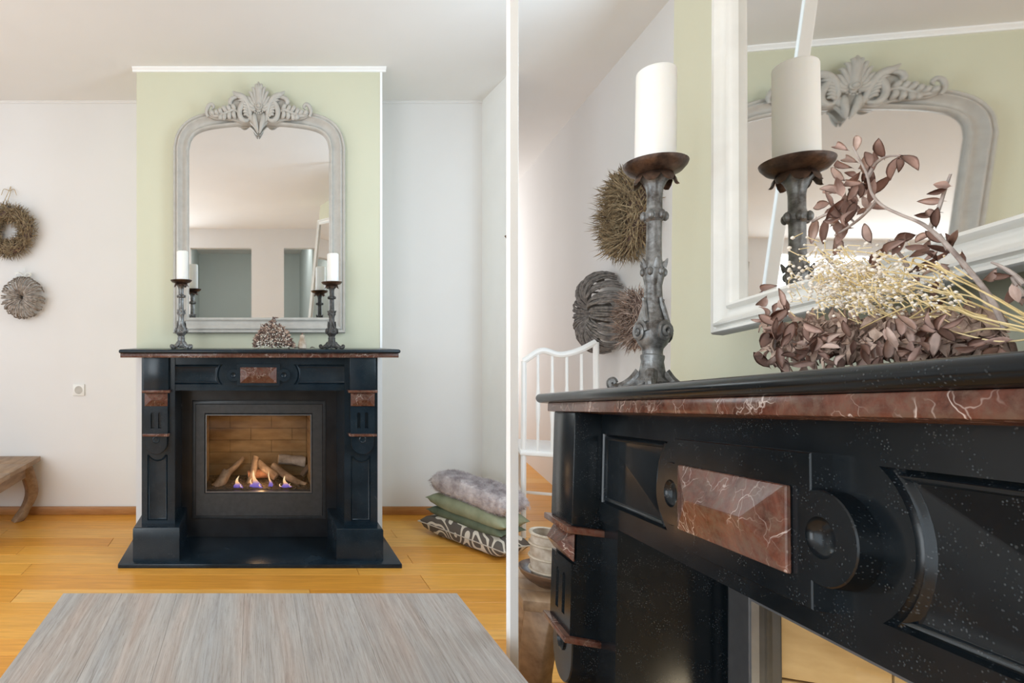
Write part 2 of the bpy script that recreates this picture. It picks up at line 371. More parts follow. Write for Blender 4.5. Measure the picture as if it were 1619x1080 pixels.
# ------------------------------------------------------------------ the room
ZF, ZC = -H_CAM, 1.415                # floor and ceiling seen from eye height
YR, YB, YW, XL = 3.396, 2.983, -1.42, -2.42   # recess wall, chimney breast, wall behind the camera, left wall
WR = 1.15                             # distance of the right-hand wall (level frame of its own)
_h = Vector((_ya.x, _ya.y, 0)).normalized(); _t = Vector((_h.y, -_h.x, 0))       # normal into the right wall, direction towards the camera
def rw(s, w, z=0): return _t * s + _h * w + Vector((0, 0, z))                   # point of the right wall's frame, s grows towards the camera
FW = Matrix(((_t.x, _h.x, 0, 0), (_t.y, _h.y, 0, 0), (0, 0, 1, H_CAM), (0, 0, 0, 1)))

bm = nb(); box(bm, XL - .1, 3.2, -4.6, 6.4, ZF - .10, ZF - .012)
floor = struct('floor', bm, M['joint'], (0, 0, ZF), smooth=False)
plank_meshes = {}
def plank(x0, x1, y0, y1):
    w = round(y1 - y0, 3); ln = round(x1 - x0, 2); key = (w, ln)
    if key not in plank_meshes:
        b = nb(); box(b, -ln / 2 + .0008, ln / 2 - .0008, -w / 2 + .0007, w / 2 - .0007, -.012, 0, .0009, 1)
        o = obj('floor_plank', b, M['oak'], floor, smooth=False); plank_meshes[key] = o.data
    else:
        o = bpy.data.objects.new('floor_plank', plank_meshes[key]); COL.objects.link(o); o.parent = floor
    o.location = ((x0 + x1) / 2, (y0 + y1) / 2, 0)
rr = random.Random(3)
y = -1.4 ; rows = []
ys = [3.396, 3.27, 3.13, 2.99, 2.87, 2.76, 2.655, 2.524, 2.378, 2.262, 2.165, 2.05, 1.985, 1.884]
while ys[-1] > -1.3: ys.append(ys[-1] - .15)
ys = [3.396 + .145 * k for k in range(14, 0, -1)] + ys
for k in range(len(ys) - 1):
    x = XL - rr.random() * 1.4; lim = 2.45 if ys[k] > 1.4 else (1.3 if ys[k] < 1 else 2.0)
    if ys[k] > 3.4: x = 1.2 - rr.random() * .6; lim = 2.9
    while x < lim:
        ln = rr.choice((1.2, 1.5, 1.8, 2.1)); plank(x, x + ln, ys[k + 1], ys[k]); x += ln

bm = nb(); box(bm, XL - .1, 3.2, -4.6, 6.4, ZC, ZC + .1)
struct('ceiling', bm, M['ceiling'], (0, 0, ZC), smooth=False)
xbl, xbr = LX(216, YB), LX(603.5, YB)
bm = nb(); box(bm, XL - .1, xbl + .02, YR, YR + .12, ZF, ZC); struct('wall_back_left', bm, M['wall'], (XL, YR, ZF), smooth=False)
bm = nb(); box(bm, xbr - .02, 1.40, YR, YR + .12, ZF, ZC); struct('wall_back_right', bm, M['wall'], (xbr, YR, ZF), smooth=False)
# chimney breast with the opening for the fire
ox0, ox1, oz0, oz1 = LX(300, YB), LX(519, YB), LZ(822, YB), LZ(630, YB)
bm = nb()
box(bm, xbl, ox0, YB, YR + .1, ZF, ZC); box(bm, ox1, xbr, YB, YR + .1, ZF, ZC)
box(bm, ox0, ox1, YB, YR + .1, oz1, ZC); box(bm, ox0, ox1, YB, YR + .1, ZF, oz0)
struct('wall_chimney', bm, M['green'], (xbl, YB, ZF), smooth=False)
# plaster return strips of the breast and cornices
def cornice(name, x0, x1, y, drop, proj, m='white'):
    b = nb(); prof = [(0, 0), (proj, 0), (proj, -drop * .25), (proj * .45, -drop * .7), (proj * .45, -drop), (0, -drop)]
    loft(b, [[(xx, y - p, ZC + q) for p, q in prof] for xx in (x0, x1)], True, True, True)
    struct(name, b, M[m], ((x0 + x1) / 2, y, ZC), smooth=False)
cornice('trim_1', xbl - .02, xbr + .02, YB, .022, .022)
cornice('trim_2', XL, xbl - .001, YR, .014, .010, 'wall'); cornice('trim_3', xbr + .001, 1.366, YR, .014, .010, 'wall')
for nm, x0, x1 in (('baseboard_left', XL, xbl), ('baseboard_right', xbr, 1.366)):
    bm = nb(); box(bm, x0, x1, YR - .016, YR, ZF, ZF + .048, .004); struct(nm, bm, M['skirt'], (x0, YR, ZF))
# right-hand partition: from the recess corner forward to a free end
YE = 2.45; YPOST = 1.36
foot = [(1.366, YR + .1), (1.366, YR), (LX(806, 3.03), 3.03), (LX(819, 3.03), 3.03), (1.412, YR + .2), (1.47, YR + .2), (1.47, 6.2), (1.40, 6.2), (1.40, YR + .1)]
bm = nb(); loft(bm, [[(a, b, ZF) for a, b in foot], [(a, b, ZC) for a, b in foot]], True, True, True)
struct('wall_right', bm, M['white'], (1.366, YR, ZF), smooth=False)
bm = nb(); box(bm, LX(806, YPOST), LX(820, YPOST), YPOST, YPOST + .02, ZF, ZC, .001, 1)      # slim white post, floor to ceiling
struct('trim_4', bm, M['post'], (LX(813, YPOST), YPOST, ZF), smooth=False)
bm = nb(); box(bm, xbl - .002, xbl + .045, YB - .004, YB, ZF, LZ(565, YB)); struct('trim_5', bm, M['wall'], (xbl, YB, ZF), smooth=False)
bm = nb(); box(bm, xbr - .045, xbr + .002, YB - .004, YB, ZF, LZ(565, YB)); box(bm, xbr - .010, xbr + .002, YB - .004, YB, LZ(550, YB), ZC - .022); struct('trim_6', bm, M['white'], (xbr, YB, ZF), smooth=False)
# wall on the far right, carrying the second chimney (window opening beside the chimney)
def ywall(y): return y
sW0, sW1 = None, None
def rwbox(bm, s0, s1, w0, w1, z0, z1, bev=0): box(bm, s0, s1, w0, w1, z0, z1, bev)
s_of = lambda y, w: -(y - w * _h.y) / (-_t.y) if _t.y < 0 else (y - w * _h.y) / _t.y
win0, win1 = s_of(2.12, WR), s_of(1.36, WR)
wz0, wz1 = -.35, 1.05
bm = nb()
rwbox(bm, s_of(6.3, WR), win0, WR, WR + .12, ZF, ZC); rwbox(bm, win1, s_of(-1.5, WR), WR, WR + .12, ZF, ZC)
rwbox(bm, win0, win1, WR, WR + .12, ZF, wz0); rwbox(bm, win0, win1, WR, WR + .12, wz1, ZC)
struct('wall_side', bm, M['wall'], (0, 0, 0), FW, smooth=False)
# left wall with a wide glazed opening, wall behind the camera with two doorways and a window
def framed_window(name, M4, x0, x1, z0, z1, mull):
    b = nb()
    for a, c in ((x0, x0 + .06), (x1 - .06, x1)): box(b, a, c, .0, .06, z0, z1, .004)
    for a, c in ((z0, z0 + .06), (z1 - .06, z1)): box(b, x0, x1, .0, .06, a, c, .004)
    for q in range(1, mull): box(b, x0 + (x1 - x0) * q / mull - .03, x0 + (x1 - x0) * q / mull + .03, .005, .055, z0, z1, .004)
    o = obj(name, b, M['white']); o.matrix_world = M4; o['kind'] = 'structure'
    b = nb(); box(b, x0 + .05, x1 - .05, .026, .034, z0 + .05, z1 - .05); obj('pane', b, M['glass'], o, smooth=False)
    return o
bm = nb()
box(bm, XL - .12, XL, YW - .1, -.8, ZF, ZC); box(bm, XL - .12, XL, 2.3, YR + .1, ZF, ZC)
box(bm, XL - .12, XL, -.8, 2.3, 1.28, ZC); box(bm, XL - .12, XL, -.8, 2.3, ZF, ZF + .3)
struct('wall_left', bm, M['wall'], (XL, 0, ZF), smooth=False)
framed_window('window_1', Matrix.Translation((XL - .02, 0, H_CAM)) @ Matrix.Rotation(R(90), 4, 'Z'), -.8, 2.3, ZF + .3, 1.28, 3)
dz = 1.17
bm = nb()
for x0, x1 in ((XL - .1, -2.25), (-1.0, -.81), (-.02, .40), (1.01, 2.2)): box(bm, x0, x1, YW - .12, YW, ZF, ZC)
for x0, x1 in ((-2.25, -1.0), (-.81, -.02), (.40, 1.01)): box(bm, x0, x1, YW - .12, YW, dz, ZC)
box(bm, -2.25, -1.0, YW - .12, YW, ZF, -.6)
struct('wall_front', bm, M['wall'], (0, YW, ZF), smooth=False)
framed_window('window_2', Matrix.Translation((0, YW - .1, H_CAM)), -2.25, -1.0, -.6, dz, 2)
bm = nb(); box(bm, XL - .1, 2.4, -3.75, -3.6, ZF, ZC); box(bm, .78, .86, -3.6, YW - .12, ZF, ZC); box(bm, -1.0, -.9, -3.6, YW - .12, ZF, ZC)
struct('wall_hall', bm, M['hall'], (0, -3.6, ZF), smooth=False)
W2 = framed_window('window_3', FW @ Matrix.Translation((0, WR + .03, 0)), win0, win1, wz0, wz1, 2)

# ------------------------------------------------------------------ fireplace surround (used for both fireplaces)
def surround(T, D):
    e = D['e']                        # size of the fine relief
    # shelf: bullnosed black slab on a red-brown band
    x0, x1, yf, yb, zt, zb = D['slab']; th = zt - zb; r = th * .5
    prof = [(yb, zb), (yf + r, zb)] + [(yf + r - r * math.sin(R(a)), zb + r - r * math.cos(R(a))) for a in (20, 45, 70, 90, 110, 135, 160)] + [(yf + r, zt), (yb, zt)]
    bm = nb(); loops = []
    for xx, k in ((x0, .8), (x0 + r * .3, .3), (x0 + r, 0), (x1 - r, 0), (x1 - r * .3, .3), (x1, .8)):
        loops.append([(xx, a + (r * k if a < yf + r * 1.2 else 0), zb + r + (c - zb - r) * (1 - k * .55)) for a, c in prof])
    loft(bm, loops, True, True, True)
    T.part('mantel_slab', bm, D['m'], label='polished black mantel slab')
    bx0, bx1, byf, bzb = D['band']
    bm = nb(); box(bm, bx0, bx1, byf, yb, bzb, zb, .0015 * e); T.part('marble_band', bm, M['rust'], label='red-brown marble band under the slab')
    # frieze with two moulded panels
    fx0, fx1, fy, fyb, fz0, fz1 = D['frieze']
    (cxl, cxr, cz, ra, px0, px1, pz0, pz1) = D['panels']
    hh = (pz1 - pz0) / 2; a = math.degrees(math.asin(min(.98, hh / ra))); cz = (pz0 + pz1) / 2
    left = [(px0, pz0)] + arc(cxl, cz, ra, 180 + a, 180 - a, 14) + [(px0, pz1)]
    right = [(px1, pz1)] + arc(cxr, cz, ra, a, -a, 14) + [(px1, pz0)]
    hol = []
    for p in (left, right):
        hol.append(p if area2(p) > 0 else p[::-1])
    bm = nb(); outer = [(fx0, fz0), (fx1, fz0), (fx1, fz1), (fx0, fz1)]
    face_with_holes(bm, outer, hol, fy)
    loft(bm, [at(outer, fy), at(outer, fyb)], True, False, True)
    fr = T.part('frieze', bm, D['m'], label='black frieze between the pilasters')
    for p in hol:
        bm = nb()
        lv = [(0, 0), (.0015, .004), (.0045, .0075), (.006, .0045), (.009, .002), (.013, .0035), (.0155, .008), (.017, .0085)]
        loft(bm, [at(inset(p, d * D['pe']), fy + q * D['pe']) for d, q in lv], True, False, True)
        T.part('sunken_panel', bm, D['m'], fr, ang=55)
    # centre plate, roundels, hipped marble block
    plx0, plx1, plz0, plz1, pt = D['plate']; rx0, rx1, rz, rr_, dr, rt = D['roundel']
    def bump_(cx_, x_edge, sgn):      # the round lug that grows out of a side of the plate
        h_ = math.degrees(math.acos(max(-1, min(1, (x_edge - cx_) * sgn / rr_))))
        return arc(cx_, rz, rr_, -h_, h_, 20) if sgn > 0 else arc(cx_, rz, rr_, 180 - h_, 180 + h_, 20)
    out_ = [(plx0, plz0), (plx1, plz0)] + bump_(rx1, plx1, 1) + [(plx1, plz1), (plx0, plz1)] + bump_(rx0, plx0, -1)
    holes_ = [arc(xx, rz, dr, 0, 345, 23) for xx in (rx0, rx1)]
    bm = nb(); c_ = .0008 * e
    face_with_holes(bm, inset(out_, c_), holes_, fy - pt); loft(bm, [at(inset(out_, c_), fy - pt), at(out_, fy - pt + c_), at(out_, fy + .0005)], True, False, True)
    pl = T.part('centre_plate', bm, D['m'])
    for hp in holes_:
        bm = nb(); loft(bm, [at(hp, fy - pt), at(inset(hp, dr * .06), fy - pt + dr * .22), at(inset(hp, dr * .3), fy - pt + dr * .42), at(inset(hp, dr * .65), fy - pt + dr * .50), at(inset(hp, dr * .95), fy - pt + dr * .51)], True, False, True)
        T.part('roundel', bm, D['m'], pl, ang=60)
    hip(T, pl, D['block'], fy - pt, e)
    # pilasters
    for k, (q0, q1, c0, c1) in enumerate(D['pil']):
        bm = nb(); z_top = bzb; z_bot = D['plinth_z']
        yp, yc = D['ypil'], D['ycor']
        # body slab with a moulded panel that has a scooped top
        u0, u1, uz0, uz1 = D['lowpanel'](k)
        mx = (c0 + c1) / 2
        sr = (u1 - u0) * .5
        sc_ = arc(mx, uz1 + sr * .35, sr * .85, 335, 205, 10)
        pan = [(u0, uz0), (u1, uz0), (u1, uz1)] + [p for p in sc_ if u0 < p[0] < u1] + [(u0, uz1)]
        if area2(pan) < 0: pan = pan[::-1]
        outer = [(q0, z_bot), (q1, z_bot), (q1, z_top), (q0, z_top)]
        face_with_holes(bm, outer, [pan], yp); loft(bm, [at(outer, yp), at(outer, D['yjamb'])], True, False, True)
        pil = T.part('pilaster', bm, D['m'], label=('left' if k == 0 else 'right') + ' black marble pilaster')
        bm = nb(); lv = [(0, 0), (.002, .004), (.005, .001), (.008, .006), (.010, .0065)]
        loft(bm, [at(inset(pan, d * e), yp + q * e) for d, q in lv], True, False, True); T.part('sunken_panel', bm, D['m'], pil, ang=55)
        za, zb_, zc_, zd, ze, zf, zg = D['corb']   # cap bottom, ledge bottom, block bottom, flute bottom, ledge bottom, pendant bottom
        bm = nb(); box(bm, c0, c1, yc, yp + .001, za, z_top, .0015 * e); T.part('cap_block', bm, D['m'], pil)
        ov = .008 * e
        bm = nb(); box(bm, c0 - ov, c1 + ov, yc - ov, yp + .001, zb_, za, .0015 * e); T.part('marble_ledge', bm, M['rust'], pil, label='red-brown marble ledge')
        bm = nb(); box(bm, c0 + .002 * e, c1 - .002 * e, yc + .008 * e, yp + .001, zc_, zb_)
        T.part('corbel_core', bm, D['m'], pil, smooth=False)
        hip(T, pil, (c0 + .004 * e, c1 - .004 * e, zc_ + .003 * e, zb_ - .002 * e, .002 * e, .016 * e), yc + .006 * e, e)
        # fluted block: two grooves with round ends
        fw = (c1 - c0); hz = (zc_ - zd); hol = []
        for fx in (mx - fw * .15, mx + fw * .15):
            g = fw * .065
            hol.append([(fx - g, zd + hz * .2), (fx + g, zd + hz * .2)] + arc(fx, zc_ - hz * .27, g, 0, 180, 6))
        bm = nb(); i0, i1 = c0 + .003 * e, c1 - .003 * e; outer = [(i0, zd), (i1, zd), (i1, zc_), (i0, zc_)]
        face_with_holes(bm, outer, hol, yc + .002 * e)
        for hh_ in hol:
            hp = hh_ if area2(hh_) > 0 else hh_[::-1]
            loft(bm, [at(hp, yc + .002 * e), at(inset(hp, fw * .02), yc + .014 * e)], True, False, True)
        loft(bm, [at(outer, yc + .002 * e), at(outer, yp + .001)], True, False, True)
        T.part('fluted_block', bm, D['m'], pil)
        bm = nb(); box(bm, c0 - ov * .6, c1 + ov * .6, yc - ov * .8, yp + .001, ze, zd, .0015 * e); T.part('marble_ledge', bm, M['rust'], pil, label='red-brown marble ledge')
        pr = (c1 - c0) * .44
        pen = [(mx + pr, ze)] + [(mx - pr, ze)] + arc(mx, zf + pr, pr, 180, 360, 16)
        bm = nb(); prism(bm, pen, yc + .006 * e, yp + .001, .0015 * e); T.part('pendant', bm, D['m'], pil)
        bm = nb(); lathe(bm, [(pr * .34, .001), (pr * .34, -.002 * e), (pr * .26, -.0035 * e), (pr * .2, .0 * e), (pr * .02, .002 * e)], 18, (mx, yc + .006 * e, (ze + zf + pr) / 2), 'y'); T.part('boss', bm, D['m'], pil)
        g0, g1, gz0, gz1, gy = D['plinth'](k)
        bm = nb(); loops = []
        for zz, ins in ((gz0, 0), (gz1 - .006 * e, 0), (gz1, .004 * e)):
            loops.append([(g0 + ins, gy + ins, zz), (g1 - ins, gy + ins, zz), (g1 - ins, D['yjamb'] - .001, zz), (g0 + ins, D['yjamb'] - .001, zz)])
        loft(bm, loops, True, True, True); T.part('plinth', bm, D['m'], pil)
def hip(T, parent, B, y, e):
    x0, x1, z0, z1, t, h = B
    bm = nb(); m = min(z1 - z0, x1 - x0) * .5; zc = (z0 + z1) / 2
    xa, xb = (x0 + m * 1.15, x1 - m * 1.15) if x1 - x0 > m * 2.6 else ((x0 + x1) / 2 - m * .2, (x0 + x1) / 2 + m * .2)
    lo = [(x0, y, z0), (x1, y, z0), (x1, y, z1), (x0, y, z1)]; up = [(p[0], y - t, p[2]) for p in lo]
    vs = loft(bm, [lo, up], True, True, False); v = vs[1]
    a = bm.verts.new((xa, y - t - h, zc)); b = bm.verts.new((xb, y - t - h, zc))
    bm.faces.new((v[0], v[1], b, a)); bm.faces.new((v[1], v[2], b)); bm.faces.new((v[2], v[3], a, b)); bm.faces.new((v[3], v[0], a))
    bmesh.ops.bevel(bm, geom=list(bm.edges), offset=.0008 * e, segments=1, affect='EDGES')
    T.part('marble_block', bm, M['rust'], parent, label='red-brown veined marble block', smooth=False)

yp = 2.69; yc = 2.655; yfz = 2.70
def lowp(k): return (LX(233, yp), LX(265, yp), LZ(823, yp), LZ(719, yp)) if k == 0 else (LX(555, yp), LX(586, yp), LZ(824, yp), LZ(721, yp))
ypl = 2.63; zh = LZ(892, 2.594)       # top of the hearth slab
def pli(k): return (LX(210, ypl), LX(283.5, ypl), zh, LZ(834.5, ypl), ypl) if k == 0 else (LX(532, ypl), LX(606, ypl), zh, LZ(836.5, ypl), ypl)
DL = dict(m=M['black_b'], e=1.0, pe=1.0, slab=(LX(187, 2.62), LX(634, 2.62), 2.62, YB, LZ(552.5, 2.62), LZ(559, 2.62)), band=(LX(190, 2.64), LX(630.5, 2.64), 2.64, LZ(565.5, 2.64)),
    frieze=(LX(266, yfz), LX(555, yfz), yfz, 2.80, LZ(617.5, yfz), LZ(565, 2.64)),
    panels=(LX(369, yfz), LX(447.5, yfz), 0, 23 / 900 * yfz, LX(270, yfz), LX(550, yfz), LZ(608, yfz), LZ(576.5, yfz)),
    plate=(LX(374.5, yfz), LX(442.5, yfz), LZ(609.5, yfz), LZ(575, yfz), .018), roundel=(LX(369, yfz), LX(448.5, yfz), LZ(593, yfz), 10.3 / 900 * yfz, 4.6 / 900 * yfz, .018),
    block=(LX(380, yfz), LX(437, yfz), LZ(605, yfz), LZ(580.5, yfz), .004, .022),
    pil=((LX(224, yp), LX(276.5, yp), LX(227, yc), LX(266, yc)), (LX(544.5, yp), LX(597, yp), LX(553.5, yc), LX(594, yc))),
    ypil=yp, ycor=yc, yjamb=2.975, plinth_z=LZ(836, 2.66), lowpanel=lowp, plinth=pli,
    corb=(LZ(617, yc), LZ(621, yc), LZ(643.5, yc), LZ(686, yc), LZ(690, yc), LZ(719, yc), 0))
T = Thing('fireplace_surround', 'black marble fireplace surround with red-brown blocks, whole with hearth below', 'fireplace', (LX(410, 2.69), 2.69, ZF))
surround(T, DL)
bm = nb(); box(bm, LX(277, 2.9), LX(306, 2.9), 2.952, 2.972, zh, DL['frieze'][4] + .02); box(bm, LX(513, 2.9), LX(544.5, 2.9), 2.952, 2.972, zh, DL['frieze'][4] + .02); box(bm, LX(306, 2.9), LX(513, 2.9), 2.952, 2.972, zh, LZ(815, 2.95)); box(bm, LX(306, 2.9), LX(513, 2.9), 2.952, 2.972, LZ(638, 2.95), DL['frieze'][4] + .02); box(bm, LX(266, 2.8), LX(555, 2.8), 2.80, 2.95, DL['frieze'][4] - .001, DL['frieze'][4] + .02)
T.part('back_panel', bm, M['slate'], smooth=False)
bm = nb(); box(bm, LX(186, 2.594), LX(636, 2.594), 2.594, 2.975, ZF, zh, .004)
single('hearth_slab', bm, M['black_b'], 'black stone hearth slab lying on the oak floor', 'hearth', (LX(411, 2.594), 2.7, ZF))

def stove(T, x0, x1, z0, z1, g, yf, depth, k, bmat):
    """steel-framed gas fire: frame of steps, glazing bead, pane, lined box"""
    gx0, gx1, gz0, gz1 = g
    outer = [(x0, z0), (x1, z0), (x1, z1), (x0, z1)]; inner = [(gx0, gz0), (gx1, gz0), (gx1, gz1), (gx0, gz1)]
    i1 = inset(outer, .018 * k)
    bm = nb(); loft(bm, [at(outer, yf + .04 * k), at(outer, yf + .004 * k), at(inset(outer, .004 * k), yf + .001 * k), at(i1, yf), at(inset(i1, .003 * k), yf - .006 * k), at(inset(inner, -.008 * k), yf - .006 * k), at(inner, yf + .002 * k), at(inner, yf + .04 * k)])
    T.part('steel_frame', bm, M['steel'], label='graphite steel frame')
    bm = nb(); b0 = inset(inner, -.001 * k); loft(bm, [at(b0, yf + .004 * k), at(b0, yf - .008 * k), at(inset(inner, .004 * k), yf - .008 * k), at(inset(inner, .004 * k), yf + .004 * k)]); T.part('glazing_bead', bm, M['bead'], smooth=False)
    bm = nb(); box(bm, gx0, gx1, yf + .014 * k, yf + .018 * k, gz0, gz1); T.part('pane', bm, M['glass'], smooth=False)
    # box lining of brick slips, real joints
    e = .03 * k; X0, X1, Z0, Z1, Y0, Y1 = gx0 - e * .3, gx1 + e * .3, gz0 - .004, gz1 + e * .4, yf + .041 * k, yf + depth
    bm = nb(); box(bm, X0 - .02, X1 + .02, Y1 + .012, Y1 + .02, Z0 - .02, Z1 + .02); box(bm, X0 - .02, X0 - .012, Y0, Y1 + .02, Z0 - .02, Z1 + .02); box(bm, X1 + .012, X1 + .02, Y0, Y1 + .02, Z0 - .02, Z1 + .02)
    box(bm, X0 - .02, X1 + .02, Y0, Y1 + .02, Z1 + .012, Z1 + .02); box(bm, X0 - .02, X1 + .02, Y0, Y1 + .02, Z0 - .02, Z0)
    bx = T.part('firebox', bm, M['ember'], smooth=False)
    n = 6; hh = (Z1 - Z0) / n
    for r_ in range(n):
        c0 = X0 - (.0 if r_ % 2 else .12 * k)
        while c0 < X1:
            c1 = min(c0 + .24 * k, X1); a = max(c0, X0)
            if c1 - a > .015:
                bm = nb(); box(bm, a + .0008, c1 - .0008, Y1, Y1 + .014, Z0 + r_ * hh + .0008, Z0 + (r_ + 1) * hh - .0008, .001, 1); T.part('brick', bm, bmat, bx, smooth=False)
            c0 += .24 * k
        for sx in (X0 - .012, X1):
            m_ = (Y0 + Y1) / 2
            for a, c in ((Y0, m_), (m_, Y1)):
                bm = nb(); box(bm, sx, sx + .012, a + .0015, c - .0015, Z0 + r_ * hh + .0015, Z0 + (r_ + 1) * hh - .0015, .001, 1); T.part('brick', bm, bmat, bx, smooth=False)
    return X0, X1, Y0, Y1, Z0
ys_ = 2.945
T = Thing('gas_fire', 'built-in gas fire with grey steel frame and glass front, flames burning', 'fire', (LX(409.5, ys_), ys_, LZ(821, ys_)))
X0, X1, Y0, Y1, Z0 = stove(T, LX(303.5, ys_), LX(515.5, ys_), LZ(821, ys_), LZ(633, ys_), (LX(325.5, ys_), LX(492, ys_), LZ(778, ys_), LZ(655.5, ys_)), ys_, .36, 1.0, M['brick'])
bm = nb(); box(bm, X0, X1, Y0 + .004, Y1 - .002, Z0, Z0 + .006)
rr = random.Random(5)
for i in range(260): ball(bm, (rr.uniform(X0 + .01, X1 - .01), rr.uniform(Y0 + .01, Y1 - .02), Z0 + .006), rr.uniform(.004, .012), sz=.7)
T.part('ember_bed', bm, M['ember'], kind='stuff', smooth=False)
fy = 3.06
def flame(px, py_top, wpx, y, lean=0):
    zb = Z0 + .004; zt = LZ(py_top, y); x = LX(px, y); h = zt - zb; w = wpx / 900 * y / 2
    prof = [(.05, 0), (.9, .04), (1.0, .14), (.62, .3), (.34, .5), (.22, .7), (.12, .88), (.01, 1)]
    bm = nb(); loops = []
    for r_, z_ in prof:
        l = []
        for i in range(10):
            a = 2 * PI * i / 10; j = 1 + .18 * math.sin(3 * a + z_ * 9)
            l.append((x + w * r_ * j * math.cos(a) + lean * h * z_ * z_ + .004 * math.sin(z_ * 7), y + w * .6 * r_ * math.sin(a), zb + h * z_))
        loops.append(l)
    loft(bm, loops, True, True, True); T.part('flame', bm, M['flame'])
for a in ((374.5, 752, 14, 3.03, .15), (397, 756, 7, 3.045, 0), (404, 743, 15, 3.03, -.15), (427, 744, 7, 3.04, -.1), (451, 752, 13, 3.03, -.08), (443, 764, 6, 3.02, 0), (458, 764, 6, 3.03, .1), (381, 765, 5, 3.02, 0), (411, 764, 6, 3.02, 0)): flame(*a)
pl_ = bpy.data.lights.new('fire_glow', 'POINT'); pl_.energy = .75; pl_.color = (1.0, .62, .32); pl_.shadow_soft_size = .05
po = bpy.data.objects.new('fire_glow', pl_); COL.objects.link(po); po.location = (LX(409, 3.1), 3.09, H_CAM + LZ(700, 3.1))
pl_ = bpy.data.lights.new('fire_glow_low', 'POINT'); pl_.energy = .5; pl_.color = (1.0, .55, .25); pl_.shadow_soft_size = .03
po = bpy.data.objects.new('fire_glow_low', pl_); COL.objects.link(po); po.location = (LX(409, 3.06), 3.06, H_CAM + LZ(755, 3.06))
def log(label, p0, p1, r0, r1, seed, m='log'):
    p0 = Vector(p0); p1 = Vector(p1); d = p1 - p0; base = (p0 + p1) / 2
    t = Thing('log', label, 'log', base, group='logs in the gas fire')
    a = d.normalized().orthogonal().normalized(); c = d.normalized().cross(a); loops = []; n = 9
    for i in range(n):
        q = i / (n - 1); l = []
        for k in range(14):
            th = 2 * PI * k / 14; u = noise.noise(Vector((math.cos(th) * 1.4, math.sin(th) * 1.4, q * 3 + seed * 7)))
            r_ = (r0 + (r1 - r0) * q) * (1 + .35 * u); bow = math.sin(q * PI) * d.length * .05 * (1 if seed % 2 else -1)
            l.append(p0 + d * q + a * (r_ * math.cos(th) + bow) + c * r_ * math.sin(th))
        loops.append(l)
    bm = nb(); loft(bm, loops); T_ = t.part('bark', bm, M[m], ang=80)
    for l, s in ((loops[0], -1), (loops[-1], 1)):
        cen = sum((Vector(v) for v in l), Vector()) / len(l)
        bm = nb(); loft(bm, [l, [cen + (Vector(v) - cen) * .55 + d.normalized() * .002 * s for v in l]], True, False, True); t.part('cut_end', bm, M['cut'], label='pale cut end', ang=80)
def LP(px, py, y): return (LX(px, y), y, LZ(py, y))
log('short split log leaning at the left end of the fire', LP(341, 772, 3.06), LP(359, 746, 3.12), .026, .026, 1)
log('thin branch log behind the short left log', LP(352, 752, 3.20), LP(385, 724, 3.24), .017, .014, 2)
log('upright curved log left of the tallest flame', LP(392, 770, 3.12), LP(405, 722, 3.17), .018, .019, 3)
log('log sloping right from the peak of the pile', LP(406, 727, 3.19), LP(437, 754, 3.13), .020, .022, 4)
log('reddish round log lying across the middle behind the flames', LP(392, 752, 3.16), LP(430, 748, 3.17), .026, .026, 5, 'log_red')
log('long log slanting down to the right corner of the fire', LP(431, 736, 3.20), LP(484, 768, 3.09), .020, .018, 6)
log('pale grey log lying flat at the back right of the fire', LP(440, 727, 3.25), LP(482, 731, 3.25), .030, .030, 7, 'log_grey')
log('dark stub of log at the right edge of the fire', LP(478, 752, 3.22), LP(493, 732, 3.23), .016, .014, 8, 'log_dark')

# ------------------------------------------------------------------ mirrors
def mirror_frame(path, prof, y):
    """path: CCW inner outline; prof: (outwards, towards the viewer)"""
    bm = nb(); loft(bm, [at(inset(path, -d), y - q) for d, q in prof], True, False, False); return bm
FPROF = [(-.004, -.004), (-.004, .012), (0, .018), (.006, .020), (.012, .016), (.014, .009), (.020, .007), (.030, .009), (.042, .020), (.050, .027), (.055, .026), (.058, .017), (.061, .016), (.066, .022), (.072, .023), (.076, .018), (.077, -.004)]
ym = 2.966
def arch_outline(x0, x1, z0, zs, ztop, sh):
    p = [(x0, z0), (x1, z0)]; cx = (x0 + x1) / 2
    r = sh
    q = bez([(x1, zs, 0), (x1 - r * .13, zs + r * .50, 0), (x1 - r * .48, zs + r * .88, 0), (x1 - r * 1.15, zs + r * 1.11, 0), (cx + (x1 - cx) * .4, ztop - r * .10, 0), (cx, ztop, 0)], 6)
    p += [(v.x, v.y) for v in q]; p += [(2 * cx - v.x, v.y) for v in reversed(q[:-1])]
    return p
inner = arch_outline(LX(297.5, ym), LX(522, ym), LZ(503.5, ym), LZ(236, ym), LZ(195.5, ym), LX(400 + 30, ym))
T = Thing('wall_mirror', 'arched mirror in grey-beige moulded frame with carved crest, whole above mantel', 'mirror', (LX(409, ym), YB, LZ(523, ym)))
T.part('frame', mirror_frame(inner, FPROF, ym), M['frame'], ang=50)
bm = nb(); prism(bm, inset(inner, -.008), ym + .002, ym + .008); T.part('mirror_pane', bm, M['mirror'], smooth=False)
